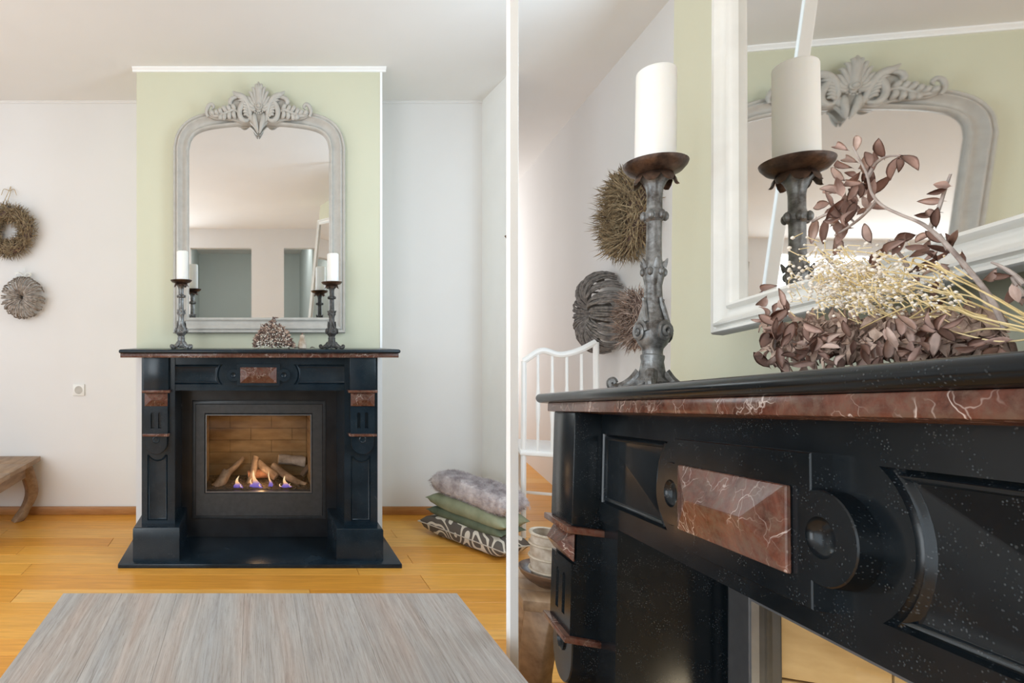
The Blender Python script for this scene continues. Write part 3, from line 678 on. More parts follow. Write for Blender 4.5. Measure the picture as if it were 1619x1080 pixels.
# carved crest
cy = ym - .03; cx0 = 409.0
def cp(px, py, k=0.0): return Vector((LX(px, cy), cy - k, LZ(py, cy)))
def frond(bm, pts, w0, w1, depth=.012, peak=.35):
    P = bez(pts, 7); n = len(P); rad = []
    for i in range(n):
        t = i / (n - 1); rad.append(1.3 * (w0 + (w1 - w0) * t) * (.55 + .45 * math.sin(min(1, t / peak) * PI / 2)) * (1 - .82 * max(0, (t - .6) / .4) ** 2))
    tube(bm, P, rad, 8)
def both(name, fn):                  # the left and the right half, each a part of its own
    for s in (1, -1):
        bm = nb(); fn(bm, lambda px, py, k=0.0: cp(cx0 + s * px, py, k)); T.part(name, bm, M['frame'], crest, ang=70)
px1 = 1 / 900 * cy
bm = nb()
frond(bm, [cp(409, 180, .016), cp(409.5, 160, .022), cp(409, 145, .022), cp(408.5, 131, .010)], 5.2 * px1, 4.2 * px1, peak=.2)
crest = T.part('crest', bm, M['frame'], label='carved acanthus crest', ang=70)
half = [(0, 139), (9, 147), (16, 158), (21, 160), (33, 153), (42, 160), (44, 170), (40, 177), (52, 179), (66, 182), (76, 178), (81, 184), (70, 189), (52, 190), (40, 191), (27, 195), (14, 194), (8, 200), (3, 207), (0, 208)]
pts_ = [(LX(cx0 + a_, cy), LZ(b_, cy)) for a_, b_ in half] + [(LX(cx0 - a_, cy), LZ(b_, cy)) for a_, b_ in reversed(half[1:-1])]
bm = nb(); prism(bm, pts_, cy - .009, cy + .012, .003); T.part('backing', bm, M['frame'], crest)
def palm(bm, q):
    for k, (ex, ey) in enumerate(((4.5, 135), (10, 140), (15, 147), (18.5, 155), (20, 163), (18.5, 171))):
        frond(bm, [q(2.0, 175 - k, .016), q(ex * .42 + .5, (175 + ey) / 2 + 4, .026), q(ex * .82, ey + 5 - k * .5, .026), q(ex + 1.2, ey + .5, .012)], 2.3 * px1, 2.0 * px1)
both('palmette', palm)
bm = nb(); lathe(bm, [(5.6 * px1, 0), (5.8 * px1, -.012), (4.6 * px1, -.016), (3.6 * px1, -.013), (3.0 * px1, -.017), (1.8 * px1, -.022), (.02 * px1, -.024)], 20, tuple(cp(409, 172, .026)), 'y'); T.part('rosette', bm, M['frame'], crest)
bm = nb()
for a in range(9):
    th = R(180 + 180 * a / 8); ball(bm, cp(409 + 8.2 * math.cos(th), 174 - 8.5 * math.sin(th), .028), 1.5 * px1)
T.part('bead_row', bm, M['frame'], crest)
def pend(bm, q):
    frond(bm, [q(7, 182, .012), q(6.5, 192, .020), q(4, 201, .020), q(1.5, 212, .010)], 3.4 * px1, 2.6 * px1)
    frond(bm, [q(11.5, 182, .010), q(11.5, 190, .016), q(9, 196, .012)], 2.4 * px1, 1.8 * px1)
both('pendant_leaf', pend)
def scroll(bm, q):
    frond(bm, [q(15, 190, .010), q(21, 193, .018), q(27, 190, .020), q(30, 182, .022), q(28, 172, .024), q(23, 163, .024), q(17, 157, .022)], 3.0 * px1, 3.6 * px1)
    frond(bm, [q(15, 192, .010), q(14, 178, .020), q(18, 165, .024), q(26, 156, .024), q(35, 152, .020), q(41, 146, .012)], 3.0 * px1, 4.2 * px1)
    for t in range(8):
        u_ = t / 7; ax_, ay_ = 15.5 + 3 * u_ * u_ + 8 * max(0, u_ - .6), 187 - 27 * u_; L_ = 9 + 8 * u_
        frond(bm, [q(ax_, ay_, .020), q(ax_ + L_ * .5, ay_ - 3 - 3 * u_, .028), q(ax_ + L_, ay_ - 2 - 7 * u_, .016)], 1.9 * px1, 1.8 * px1)
    frond(bm, [q(33, 156, .016), q(41, 158, .022), q(45, 164, .020), q(42, 171, .016)], 2.6 * px1, 3.0 * px1)
both('scroll', scroll)
def spray(bm, q):
    frond(bm, [q(26, 187, .010), q(38, 176, .016), q(50, 180, .016), q(62, 185, .014), q(74, 183, .012), q(80, 176, .012)], 2.2 * px1, 2.6 * px1)
    for (ax, ay, ex, ey) in ((44, 178, 48, 168), (50, 180, 56, 169), (57, 183, 61, 173), (63, 184, 67, 176), (44, 180, 45, 191), (51, 183, 54, 192), (58, 185, 58, 191), (38, 178, 36, 190), (70, 184, 74, 177), (36, 176, 41, 167)):
        frond(bm, [q(ax, ay, .014), q(ax * .6 + ex * .4 + 2, ay * .5 + ey * .5, .022), q(ex, ey, .012)], 2.7 * px1, 2.9 * px1)
    frond(bm, [q(80, 186, .010), q(82, 178, .014), q(79, 170, .018), q(74, 167, .016), q(71, 171, .012), q(74, 175, .010)], 2.8 * px1, 2.2 * px1)
both('leaf_spray', spray)

# ------------------------------------------------------------------ candlesticks and candles
def candlestick(name, label, group, base, Hh, frame, mats, rot=0.0, seg=22, rs=1.0):
    ms, mb = mats; B = Vector(base); T = Thing(name, label, 'candlestick', base, frame, group)
    def C(p): return [(r * Hh, z * Hh) for r, z in p]
    bm = nb(); lathe(bm, C([(.075, .012), (.082, .03), (.085, .055), (.066, .075), (.058, .11), (.052, .14), (.056, .155), (.056, .165), (.048, .17), (.047, .185)]), seg, B)
    ba = T.part('base', bm, ms)
    for k in range(4):
        a = rot + PI / 2 * k + PI / 4; u = Vector((math.cos(a), math.sin(a), 0)); z = Vector((0, 0, 1)); v = u.cross(z)
        bm = nb()
        P = [B + (u * r + z * h) * Hh for r, h in ((.055, .09), (.085, .058), (.12, .035), (.155, .022), (.185, .026), (.195, .045), (.178, .054), (.168, .042))]
        tube(bm, bez(P, 5), [(.030 - .015 * i / 35) * Hh for i in range(36)], 8)
        for s in (-1, 1):
            P = [B + (u * r + v * s * q + z * h) * Hh for r, q, h in ((.06, .02, .05), (.10, .05, .028), (.13, .06, .018), (.145, .045, .022), (.135, .035, .03))]
            tube(bm, bez(P, 4), .012 * Hh, 6)
        T.part('scroll_foot', bm, ms, ba)
    bm = nb(); lathe(bm, C([(.047, .18), (.05, .195), (.068, .215), (.078, .24), (.082, .265), (.076, .29), (.062, .315), (.052, .35), (.044, .40), (.040, .46), (.046, .485), (.050, .50), (.050, .54), (.044, .56), (.038, .575),
        (.036, .66), (.036, .74), (.048, .752), (.050, .775), (.040, .79), (.037, .80), (.037, .86), (.042, .89), (.056, .915), (.075, .935), (.08, .945)]), seg, B)
    st = T.part('stem', bm, ms)
    bm = nb()                         # acanthus spirals round the knop
    for k in range(4):
        a = rot + PI / 2 * k; u = Vector((math.cos(a), math.sin(a), 0)); v = Vector((-math.sin(a), math.cos(a), 0)); z = Vector((0, 0, 1)); P = []
        for i in range(26):
            t = i / 25; an = t * 4.2 * PI; r_ = .042 * (1 - t * .85)
            P.append(B + (u * (.075 + .022 * t) + v * r_ * math.cos(an) + z * (.262 + r_ * math.sin(an))) * Hh)
        tube(bm, P, [(.013 - .005 * i / 25) * Hh for i in range(26)], 6)
        tube(bm, bez([B + (u * r + v * q + z * h) * Hh for r, q, h in ((.066, .03, .30), (.062, .012, .35), (.055, 0, .39), (.058, -.004, .41))], 4), [.012 * Hh] * 8 + [.009 * Hh] * 4 + [.004 * Hh], 6)
    T.part('knop_scrolls', bm, ms, st)
    bm = nb()
    for zz, n, rr0, rb in ((.765, 6, .052, .017), (.52, 6, .050, .015)):
        for k in range(n):
            a = rot + 2 * PI * k / n; 
            if rs != 1.0: bm = nb()
            ball(bm, B + Vector((math.cos(a) * rr0, math.sin(a) * rr0, zz)) * Hh, rb * Hh, sz=1.3, sub=2)
            if rs != 1.0: T.part('bead', bm, ms, st); bm = nb()
    for k in range(6):
        a = rot + 2 * PI * (k + .5) / 6; u = Vector((math.cos(a), math.sin(a), 0)); z = Vector((0, 0, 1))
        tube(bm, bez([B + (u * r + z * h) * Hh for r, h in ((.048, .54), (.058, .558), (.066, .575))], 3), [.014 * Hh, .013 * Hh, .012 * Hh, .01 * Hh, .008 * Hh, .006 * Hh, .003 * Hh], 6)
    T.part('leaf_ring' if rs != 1.0 else 'beads', bm, ms, st)
    bm = nb()
    for k in range(7):
        a = rot + 2 * PI * k / 7; u = Vector((math.cos(a), math.sin(a), 0)); v = Vector((-math.sin(a), math.cos(a), 0)); z = Vector((0, 0, 1)); loops = []
        for r_, h, w in ((.055, .957, .040), (.078, .950, .044), (.093, .930, .040), (.099, .912, .028), (.108, .902, .010)):
            c = B + (u * r_ + z * h) * Hh
            loops.append([c - v * w * Hh + u * -.004 * Hh, c + u * .007 * Hh, c + v * w * Hh + u * -.004 * Hh, c - u * .010 * Hh])
        loft(bm, loops, True, True, True)
    T.part('leaf_collar', bm, mb, ang=60)
    bm = nb(); lathe(bm, C([(.04, .94), (.09, .952), (.13, .966), (.152, .988), (.157, 1.0), (.150, 1.002), (.125, .984), (.09, .974), (.02, .972)]), seg + 14, B)
    T.part('drip_pan', bm, mb)
    for o in T.root.children_recursive: o.data.transform(Matrix.Diagonal((rs, rs, 1, 1)))
    return T
def candle(label, base, r, h, frame, group, lean=0):
    T = Thing('pillar_candle', label, 'candle', base, frame, group)
    bm = nb(); rc = r * .22
    lathe(bm, [(r * .98, 0), (r, .004)] + [(r, h * q) for q in (.3, .6)] + [(r, h - rc)] + [(r - rc + rc * math.cos(R(a)), h - rc + rc * math.sin(R(a))) for a in (30, 60, 85)] + [(r * .5, h - rc * .15), (r * .05, h - rc * .3)], 32, base)
    T.part('wax_body', bm, M['wax'])
    bm = nb(); b = Vector(base); tube(bm, [b + Vector((0, 0, h - rc * .4)), b + Vector((0, 0, h + r * .08)), b + Vector((r * .06, 0, h + r * .2))], r * .035, 6); T.part('wick', bm, M['wick'])
ysl = 2.72; zs_ = DL['slab'][4]
for cx_, pan, lab, top, cl in ((286.5, 443, 'tall patinated iron candlestick at the left end of the whole fireplace mantel', 397, 'white pillar candle on the left candlestick before the arched mirror'), (524.5, 446, 'tall patinated iron candlestick at the right end of the whole fireplace mantel', 401, 'white pillar candle on the right candlestick before the arched mirror')):
    Hh = LZ(pan, ysl) - zs_
    candlestick('candlestick', lab, 'candlesticks on the whole mantel', (LX(cx_, ysl), ysl, zs_), Hh, FL, (M['iron'], M['iron_b']) if cx_ < 400 else (M['iron_d'], M['iron_b']), .2, 16)
    candle(cl, (LX(cx_ + 1.8, ysl), ysl, zs_ + Hh * .974), 9.0 / 900 * ysl, LZ(top, ysl) - (zs_ + Hh * .974), FL, 'candles on the whole mantel')

# small dried bouquet, figurine and leaves on the mantel
def leaf_into(bm, p, d, nrm, ln, w):
    d = d.normalized(); s = d.cross(nrm)
    if s.length < 1e-4: s = d.orthogonal()
    s.normalize(); n2 = s.cross(d); v = []
    for t, ww, k in ((0, .02, 0), (.3, .85, .06), (.6, .8, .05), (1, .02, -.06)):
        c = p + d * ln * t + n2 * ln * k * 1.5
        v.append((c - s * w * ww + n2 * w * .35, c, c + s * w * ww + n2 * w * .35))
    V = [[bm.verts.new(q) for q in r_] for r_ in v]
    for a, c in zip(V, V[1:]):
        bm.faces.new((a[0], a[1], c[1], c[0])); bm.faces.new((a[1], a[2], c[2], c[1]))
rr = random.Random(11)
yb_ = 2.73; bx, bz = LX(433, yb_), zs_
T = Thing('dried_bouquet', 'small mound of dried leaves and flowers before the arched mirror', 'bouquet', (bx, yb_, bz))
bm = nb(); bm2 = nb(); bm3 = nb()
for i in range(900):
    a = rr.uniform(0, PI); q = rr.random() ** .5; hx = rr.gauss(0, .035)
    x = bx + rr.uniform(-1, 1) * .092; hmax = .152 * max(0.10, 1 - (abs(x - bx + .006) / .100) ** 1.9) * (.82 + .30 * noise.noise(Vector((x * 55, 3, 1)))); z = bz + .006 + hmax * rr.random() ** .8
    p = Vector((x, yb_ + rr.uniform(-.05, .05), z)); d = Vector((rr.uniform(-1, 1) + (x - bx) * 8, rr.uniform(-1, .4), rr.uniform(-.3, 1.2)))
    leaf_into(bm if rr.random() < .6 else bm3, p, d, Vector((rr.uniform(-.6, .6), -1, rr.uniform(-.4, .9))), rr.uniform(.012, .022), rr.uniform(.003, .006))
for i in range(330):
    x = bx + rr.uniform(-1, .9) * .085; hmax = .12 * max(.05, 1 - (abs(x - bx) / .095) ** 1.5)
    ball(bm2, (x, yb_ - .045 + rr.uniform(-.015, .03), bz + .008 + hmax * rr.random()), rr.uniform(.0018, .0034))
T.part('dried_leaves', bm, M['leafmix'], kind='stuff', smooth=False); T.part('dark_leaves', bm3, M['leafdark'], kind='stuff', smooth=False); T.part('flower_buds', bm2, M['bud'], kind='stuff')
for i in range(9):
    bm = nb(); x = bx + rr.uniform(-.05, .06); tube(bm, bez([(bx + .06, yb_, bz + .01), (x, yb_ - .01, bz + .06), (x - rr.uniform(-.03, .05), yb_ - .02, bz + rr.uniform(.10, .15))], 5), .0013, 5); T.part('stem', bm, M['bark'])
yf_ = 2.70; fx = LX(478, yf_)
T = Thing('figurine', 'small pale pear-shaped figurine with dark top beside the small bouquet', 'figurine', (fx, yf_, zs_))
bm = nb(); lathe(bm, [(.012, 0), (.020, .004), (.021, .016), (.018, .032), (.013, .045), (.011, .052), (.0125, .058), (.011, .064), (.004, .069)], 18, (fx, yf_, zs_)); T.part('body', bm, M['stone'])
bm = nb(); tube(bm, [(fx, yf_, zs_ + .066), (fx - .001, yf_, zs_ + .072), (fx + .004, yf_, zs_ + .078)], [.005, .004, .001], 6); T.part('tip', bm, M['leafdark'])
for px, lab in ((493.5, 'dark fallen leaf on the mantel right of the figurine'), (469.0, 'dark curled leaf between small bouquet and figurine')):
    bm = nb(); p = Vector((LX(px - 3.5, 2.69), 2.69, zs_ + .004)); leaf_into(bm, p, Vector((1, -.1, .12)), Vector((0, -.5, 1)), .024, .006)
    bmesh.ops.solidify(bm, geom=list(bm.faces), thickness=.0015)
    single('fallen_leaf', bm, M['leafdark'], lab, 'leaf', (p.x, p.y, zs_))

# ------------------------------------------------------------------ wreaths
def torus_pt(c, R0, r, a, b, X, Y, Z): return c + (X * math.cos(a) + Z * math.sin(a)) * (R0 + r * math.cos(b)) + Y * (-r * math.sin(b))
def moss_wreath(T, c, R0, r, X, Y, Z, m, n, seed, ln=.045):
    rg = random.Random(seed); bm = nb(); loops = []
    for i in range(28):
        a = 2 * PI * i / 28; loops.append([torus_pt(c, R0, r * .8, a, 2 * PI * k / 10, X, Y, Z) for k in range(10)])
    loops.append(loops[0]); loft(bm, loops); T.part('ring', bm, M['leafdark'])
    bm = nb()
    for i in range(n):
        a = rg.uniform(0, 2 * PI); b = rg.uniform(-.5, PI + .5); p = torus_pt(c, R0, r * rg.uniform(.7, 1.0), a, b, X, Y, Z)
        out = (p - torus_pt(c, R0, 0, a, 0, X, Y, Z)).normalized(); tan = (-X * math.sin(a) + Z * math.cos(a))
        d = (tan * rg.uniform(-1, 1) + out * rg.uniform(.0, .7) + Vector((rg.uniform(-.4, .4), rg.uniform(-.4, .4), rg.uniform(-.4, .4)))).normalized(); L = ln * rg.uniform(.5, 1.1)
        q = p + d * L * .5 + out * L * .15; e = p + d * L + out * rg.uniform(-.1, .2) * L
        s = d.cross(out).normalized() * rg.uniform(.0012, .0028)
        v = [bm.verts.new(k) for k in (p - s, p + s, q + s * .9, q - s * .9, e)]
        bm.faces.new(v[:4]); bm.faces.new((v[3], v[2], v[4]))
    T.part('moss_strands', bm, m, kind='stuff', smooth=False)
def vine_wreath(T, c, R0, r, X, Y, Z, m, n, seed, th=.0042):
    rg = random.Random(seed); bm = nb()
    for i in range(n):
        a0 = 2 * PI * i / n + rg.uniform(-.05, .05); tw = rg.uniform(.10, .34) * rg.choice((1, 1, 1, -.4)); P = []; k1 = rg.uniform(.88, 1.08)
        for k in range(11):
            b = -.5 + (PI + 1.0) * k / 10; P.append(torus_pt(c, R0, r * k1, a0 + tw * (k / 10 - .5), b, X, Y, Z) + Y * rg.uniform(-.002, .002))
        tube(bm, P, [th * rg.uniform(.7, 1.2)] * 11, 5)
    T.part('vine_strands', bm, m, kind='stuff')
XA, YA, ZA = Vector((1, 0, 0)), Vector((0, 1, 0)), Vector((0, 0, 1))
c = Vector((LX(14, YR - .05), YR - .055, LZ(368, YR)))
T = Thing('wreath', 'green-brown moss wreath hanging by twine on the left wall, cut by left edge', 'wreath', (c.x, YR, c.z))
moss_wreath(T, c, .108, .042, XA, YA, ZA, M['moss'], 2600, 2)
bm = nb(); p = Vector((LX(17, YR), YR - .06, LZ(326, YR)))
tube(bm, bez([p, p + Vector((.01, .03, .07)), p + Vector((.004, .05, .115))], 4), .0022, 5); tube(bm, bez([p + Vector((-.02, 0, 0)), p + Vector((-.004, .03, .07)), p + Vector((.004, .05, .115))], 4), .0022, 5)
for s in (-1, 1): tube(bm, bez([p + Vector((.004, .04, .085)), p + Vector((s * .03, .035, .095)), p + Vector((s * .045, .035, .06))], 4), .002, 5)
T.part('twine_bow', bm, M['twine'])
c = Vector((LX(37, YR - .04), YR - .045, LZ(471.5, YR)))
T = Thing('wreath', 'round grey-brown vine wreath with white bow on wall above teak bench', 'wreath', (c.x, YR, c.z))
vine_wreath(T, c, .068, .055, XA, YA, ZA, M['vine'], 62, 4)
bm = nb(); p = c + Vector((.0, .02, .125))
for s in (-1, 1):
    tube(bm, bez([p, p + Vector((s * .025, -.02, .022)), p + Vector((s * .045, -.02, .012)), p + Vector((s * .03, -.02, -.004)), p], 4), [.003] * 17, 5, 2.2)
tube(bm, [p + Vector((0, .0, .06)), p, p + Vector((.0, -.01, -.05))], .0022, 5)
T.part('lace_bow', bm, M['lace'])

# ------------------------------------------------------------------ wall socket
sx, sz = LX(125, YR), LZ(616.5, YR)
T = Thing('wall_socket', 'white square wall socket low on the left wall', 'socket', (sx, YR, sz))
bm = nb(); box(bm, sx - .035, sx + .035, YR - .010, YR, sz - .035, sz + .035, .004); T.part('cover_plate', bm, M['plastic'])
bm = nb(); lathe(bm, [(.0235, -.0105), (.0225, -.0115), (.021, -.010), (.019, -.003), (.001, -.002)], 24, (sx, YR, sz), 'y'); w = T.part('socket_well', bm, M['frame'])
for s in (-1, 1):
    bm = nb(); lathe(bm, [(.0028, -.0045), (.0026, -.0052), (.001, -.0052)], 10, (sx + s * .0095, YR, sz), 'y'); T.part('pin_hole', bm, M['hole'], w)

# ------------------------------------------------------------------ teak bench on the left
def opium_leg(T, corner, dx, dy, zt, m, sc_=1.0):
    """bow leg that swings outwards and curls in at the foot"""
    c = Vector(corner); u = Vector((dx, dy, 0)).normalized(); loops = []
    for k in range(13):
        t = k / 12; h = zt * (1 - t); bul = .055 * math.sin(min(1.0, t * 1.25) * PI * .62) - .085 * max(0, (t - .48) / .52) ** 1.7; w = (.062 - .026 * t + (.010 if t > .9 else 0)) * sc_
        p = c + u * bul + Vector((0, 0, h - 0)); v = Vector((-u.y, u.x, 0))
        loops.append([p + u * w * .6 + v * w * .6, p + u * w * .6 - v * w * .6, p - u * w * .6 - v * w * .6, p - u * w * .6 + v * w * .6])
    bm = nb(); loft(bm, loops, True, True, True)
    bmesh.ops.bevel(bm, geom=[e for e in bm.edges], offset=.004, segments=1, affect='EDGES')
    T.part('leg', bm, m, ang=60)
def bench(T, x0, x1, y0, y1, ztop, m, wood):
    t = .028
    n = 3
    for k in range(n):
        a = y0 + (y1 - y0) * k / n; c_ = y0 + (y1 - y0) * (k + 1) / n
        bm = nb(); box(bm, x0, x1, a + .0006, c_ - .0006, ztop - t, ztop, .003); T.part('top_board', bm, wood)
    bm = nb(); i = .05
    box(bm, x0 + i, x1 - i, y0 + i, y0 + i + .022, ztop - t - .075, ztop - t); box(bm, x0 + i, x1 - i, y1 - i - .022, y1 - i, ztop - t - .075, ztop - t)
    box(bm, x0 + i, x0 + i + .022, y0 + i, y1 - i, ztop - t - .075, ztop - t); box(bm, x1 - i - .022, x1 - i, y0 + i, y1 - i, ztop - t - .075, ztop - t)
    T.part('apron', bm, m, smooth=False)
    for sx_, xx in ((-1, x0 + .075), (1, x1 - .075)):
        for sy_, yy in ((-1, y0 + .075), (1, y1 - .075)): opium_leg(T, (xx, yy, ZF), sx_, sy_, ztop - t - ZF, m)
zb_top = LZ(721.5, 3.36)
T = Thing('bench', 'low brown teak bench with bow legs by the left wall', 'bench', (-1.75, 3.05, ZF))
bench(T, -2.2, LX(64, 3.36), 2.74, 3.365, zb_top, M['bench'], M['bench'])

# ------------------------------------------------------------------ coffee table in front
zt = -.70; yt1 = .70 * 900 / (938 - 535); yt0 = 1.10
tx0, tx1 = LX(100, yt1), LX(722.5, yt1)
T = Thing('coffee_table', 'low whitewashed plank coffee table in front of the hearth', 'table', ((tx0 + tx1) / 2, (yt0 + yt1) / 2, ZF))
n = 7; cuts = [0, .15, .29, .46, .585, .73, .87, 1]
for k in range(n):
    a = tx0 + (tx1 - tx0) * cuts[k]; b = tx0 + (tx1 - tx0) * cuts[k + 1]
    bm = nb(); box(bm, a + .0001, b - .0001, yt0, yt1, zt - .032, zt, .0007, 1); T.part('top_plank', bm, M['greywood'], smooth=False)
for xx in (tx0 + .04, tx1 - .10):
    for yy in (yt0 + .02, yt1 - .10):
        bm = nb(); box(bm, xx, xx + .06, yy, yy + .06, ZF, zt - .032, .004); T.part('leg', bm, M['greywood'])
bm = nb(); box(bm, tx0 + .1, tx1 - .1, yt1 - .085, yt1 - .06, zt - .11, zt - .032); box(bm, tx0 + .1, tx1 - .1, yt0 + .04, yt0 + .065, zt - .11, zt - .032)
T.part('apron', bm, M['greywood'], smooth=False)

# ------------------------------------------------------------------ cushions beside the partition
def cushion(name, label, c, hx, hy, hz, rz, m, tilt=(0, 0), pinch=.5, seed=0, fur=False, piping=None):
    base = Vector(c) - Vector((0, 0, hz)); T = Thing(name, label, 'cushion', base, group=None)
    N = 18; bm = nb(); mt = Matrix.Translation(c) @ Euler((tilt[0], tilt[1], rz)).to_matrix().to_4x4(); grid = {}
    for s in (1, -1):
        for i in range(N + 1):
            for j in range(N + 1):
                u, v = i / N * 2 - 1, j / N * 2 - 1; edge = i in (0, N) or j in (0, N)
                if s == -1 and edge: grid[(s, i, j)] = grid[(1, i, j)]; continue
                pr = max(0, (1 - u ** 4) * (1 - v ** 4)) ** pinch; k = 1 - .06 * (u * u * v * v) * 0
                bx_ = u * hx * (1 - .07 * (1 - v * v) * abs(u) ** 3 * (1 if not fur else 0)); by_ = v * hy * (1 - .07 * (1 - u * u) * abs(v) ** 3)
                wob = noise.noise(Vector((u * 1.7 + seed, v * 1.7, s * 3))) * hz * .22 * pr
                grid[(s, i, j)] = bm.verts.new(mt @ Vector((bx_, by_, s * hz * pr + wob)))
    for s in (1, -1):
        for i in range(N):
            for j in range(N):
                f = [grid[(s, i, j)], grid[(s, i + 1, j)], grid[(s, i + 1, j + 1)], grid[(s, i, j + 1)]]
                bm.faces.new(f if s == 1 else f[::-1])
    faces = None
    if fur:
        bm.normal_update(); rg = random.Random(seed); hb = nb(); fl = [f for f in bm.faces]
        for q in range(15000):
            f = rg.choice(fl); a, b_, c_ = f.verts[0].co, f.verts[1].co, f.verts[3].co
            p = a + (b_ - a) * rg.random() + (c_ - a) * rg.random(); nn = (f.normal + Vector((rg.uniform(-.9, .9), rg.uniform(-.9, .9), rg.uniform(-.9, .6)))).normalized()
            s_ = nn.orthogonal().normalized() * .0011; L = rg.uniform(.008, .018)
            hb.faces.new([hb.verts.new(p - s_), hb.verts.new(p + s_), hb.verts.new(p + nn * L)])
    body = T.part('cover', bm, m, ang=80)
    if fur: T.part('fur_pile', hb, m, kind='stuff', smooth=False)
    if piping:
        pth = [(-1, -1), (1, -1), (1, 1), (-1, 1), (-1, -1)]; P = []
        for (a0, a1), (b0, b1) in zip(pth, pth[1:]):
            for k in range(8):
                u, v = a0 + (b0 - a0) * k / 8, a1 + (b1 - a1) * k / 8; P.append(mt @ Vector((u * hx * (1 - .07 * (1 - v * v)), v * hy * (1 - .07 * (1 - u * u)), 0)))
        P.append(P[0]); bm = nb(); tube(bm, P, .0035, 6); T.part('piping', bm, piping)
    return T
rz = math.atan2(-.46, .26); cc = Vector((1.118, 2.912, 0))
cushion('cushion', 'brown and cream swirl-print cushion at the bottom of the stack', (cc.x, cc.y, ZF + .056), .27, 0.100, .056, rz, M['pattern'], (0, 0), .42, 1, piping=M['linen'])
cushion('cushion', 'dark sage green velvet cushion above the swirl-print one', (cc.x + .01, cc.y + .0, ZF + .124), .235, 0.094, .030, rz, M['velvet_d'], (0, R(1)), .42, 2)
cushion('cushion', 'light sage green velvet cushion under the fluffy one', (cc.x + .012, cc.y - .01, ZF + .180), .245, 0.096, .044, rz, M['velvet'], (0, R(3)), .45, 3)
cushion('cushion', 'fluffy grey-mauve fur cushion on top of the stack', (cc.x + .018, cc.y - .02, ZF + .272), .235, 0.092, .056, rz, M['fur'], (0, R(4)), .26, 4, fur=True)
# ornament on the partition
oy = 2.92; oxx = LX(806, oy) ; oz = LZ(380, oy)
T = Thing('wall_ornament', 'small brown carved ornament high on the partition edge', 'ornament', (oxx, oy, oz))
bm = nb()
for pts in ([(0, 0, -.024), (-.006, 0, -.01), (-.012, -.004, .004), (-.028, -.008, .022)], [(-.004, 0, -.012), (-.012, -.004, .006), (-.014, -.004, .026)], [(-.002, 0, -.03), (-.008, 0, -.02), (-.006, -.004, .012), (-.004, -.004, .02)]):
    tube(bm, bez([Vector((oxx, oy, oz)) + Vector(p) for p in pts], 4), [.006] * 5 + [.007] * 4 + [.002] * (len(pts) * 4 - 12 - 8 if False else 0) + [.004] * (4 * (len(pts) - 1) + 1 - 9), 6)
T.part('leaf_scroll', bm, M['bowl'])

# ================================================================== second fireplace, close up
def k_(v): return tuple(x * K for x in v)
WS, WP, WJ, WFZ, WI, WBR = .25 * K, .30 * K, .495 * K, .296 * K, .418 * K, .50 * K
def r_low(k): return (-.985 * K, -.845 * K, -.86 * K, -.37 * K) if k == 0 else (-.275 * K, -.135 * K, -.86 * K, -.37 * K)
ZPL = -.96 * K
def r_pli(k): return (-1.03 * K, -.80 * K, -1.0 * K * 0 + -1.09 * K * .0 + ZPL - .12 * K * .0 - .005, -.90 * K, .262 * K) if k == 0 else (-.32 * K, -.09 * K, ZPL - .005, -.90 * K, .262 * K)
DR = dict(m=M['black'], e=K, pe=.62, slab=(-1.055 * K, -.065 * K, WS, WBR, .0462 * K, .0308 * K), band=(-1.00 * K, -.12 * K, .2565 * K, .0172 * K),
    frieze=(-.886 * K, -.234 * K, WFZ, .36 * K, -.1265 * K, .0172 * K),
    panels=(-.660 * K, -.463 * K, 0, .057 * K, -.900 * K + .022 * K, -.244 * K, -.1015 * K, -.0095 * K),
    plate=(-.652 * K, -.4665 * K, -.1085 * K, -.0055 * K, .0125 * K), roundel=(-.659 * K, -.4585 * K, -.060 * K, .031 * K, .0135 * K, .0125 * K),
    block=(-.637 * K, -.485 * K, -.0905 * K, -.030 * K, .0035 * K, .010 * K),
    pil=((-1.0 * K, -.832 * K, -.983 * K, -.884 * K), (-.288 * K, -.12 * K, -.236 * K, -.137 * K)),
    ypil=WP, ycor=.262 * K, yjamb=WJ, plinth_z=-.902 * K, lowpanel=r_low, plinth=r_pli,
    corb=(-.139 * K, -.148 * K, -.190 * K, -.284 * K, -.292 * K, -.36 * K, 0))
T = Thing('fireplace_surround', 'black marble mantelpiece seen close up and cut off by the right edge', 'fireplace', (-.56 * K, WP, ZPL), FR)
surround(T, DR)
# chimney breast of the second fireplace with its opening
bx0, bx1 = RP(1063, 300, WBR).x, .12 * K
hx0, hx1, hz0, hz1 = -.80 * K, -.32 * K, -.80 * K, -.17 * K
bm = nb()
box(bm, bx0, hx0, WBR, WBR + .42, -.95, 1.75); box(bm, hx1, bx1, WBR, WBR + .42, -.95, 1.75); box(bm, hx0, hx1, WBR, WBR + .42, hz1, 1.75); box(bm, hx0, hx1, WBR, WBR + .42, -.95, hz0)
struct('wall_breast', bm, M['green'], (0, WBR, 0), FR, smooth=False)
T.part('back_panel', (lambda b: (box(b, -.832 * K, -.288 * K, .419 * K, .425 * K, -.17 * K, -.1265 * K), b)[1])(nb()), M['slate'], smooth=False)
T = Thing('gas_fire', 'corner of a grey steel gas fire with pale brick inside, bottom right', 'fire', (-.56 * K, WI, -.80 * K), FR)
stove(T, -.825 * K, -.295 * K, -.79 * K, -.135 * K, (-.770 * K, -.35 * K, -.70 * K, -.175 * K), WI - .004, .30, .8, M['brick_p'])
pl_ = bpy.data.lights.new('fire_glow_second', 'POINT'); pl_.energy = 2.6; pl_.color = (1.0, .84, .58); pl_.shadow_soft_size = .05
po = bpy.data.objects.new('fire_glow_second', pl_); COL.objects.link(po); po.matrix_world = FR @ Matrix.Translation((-.58 * K, WI + .12, -.42 * K))

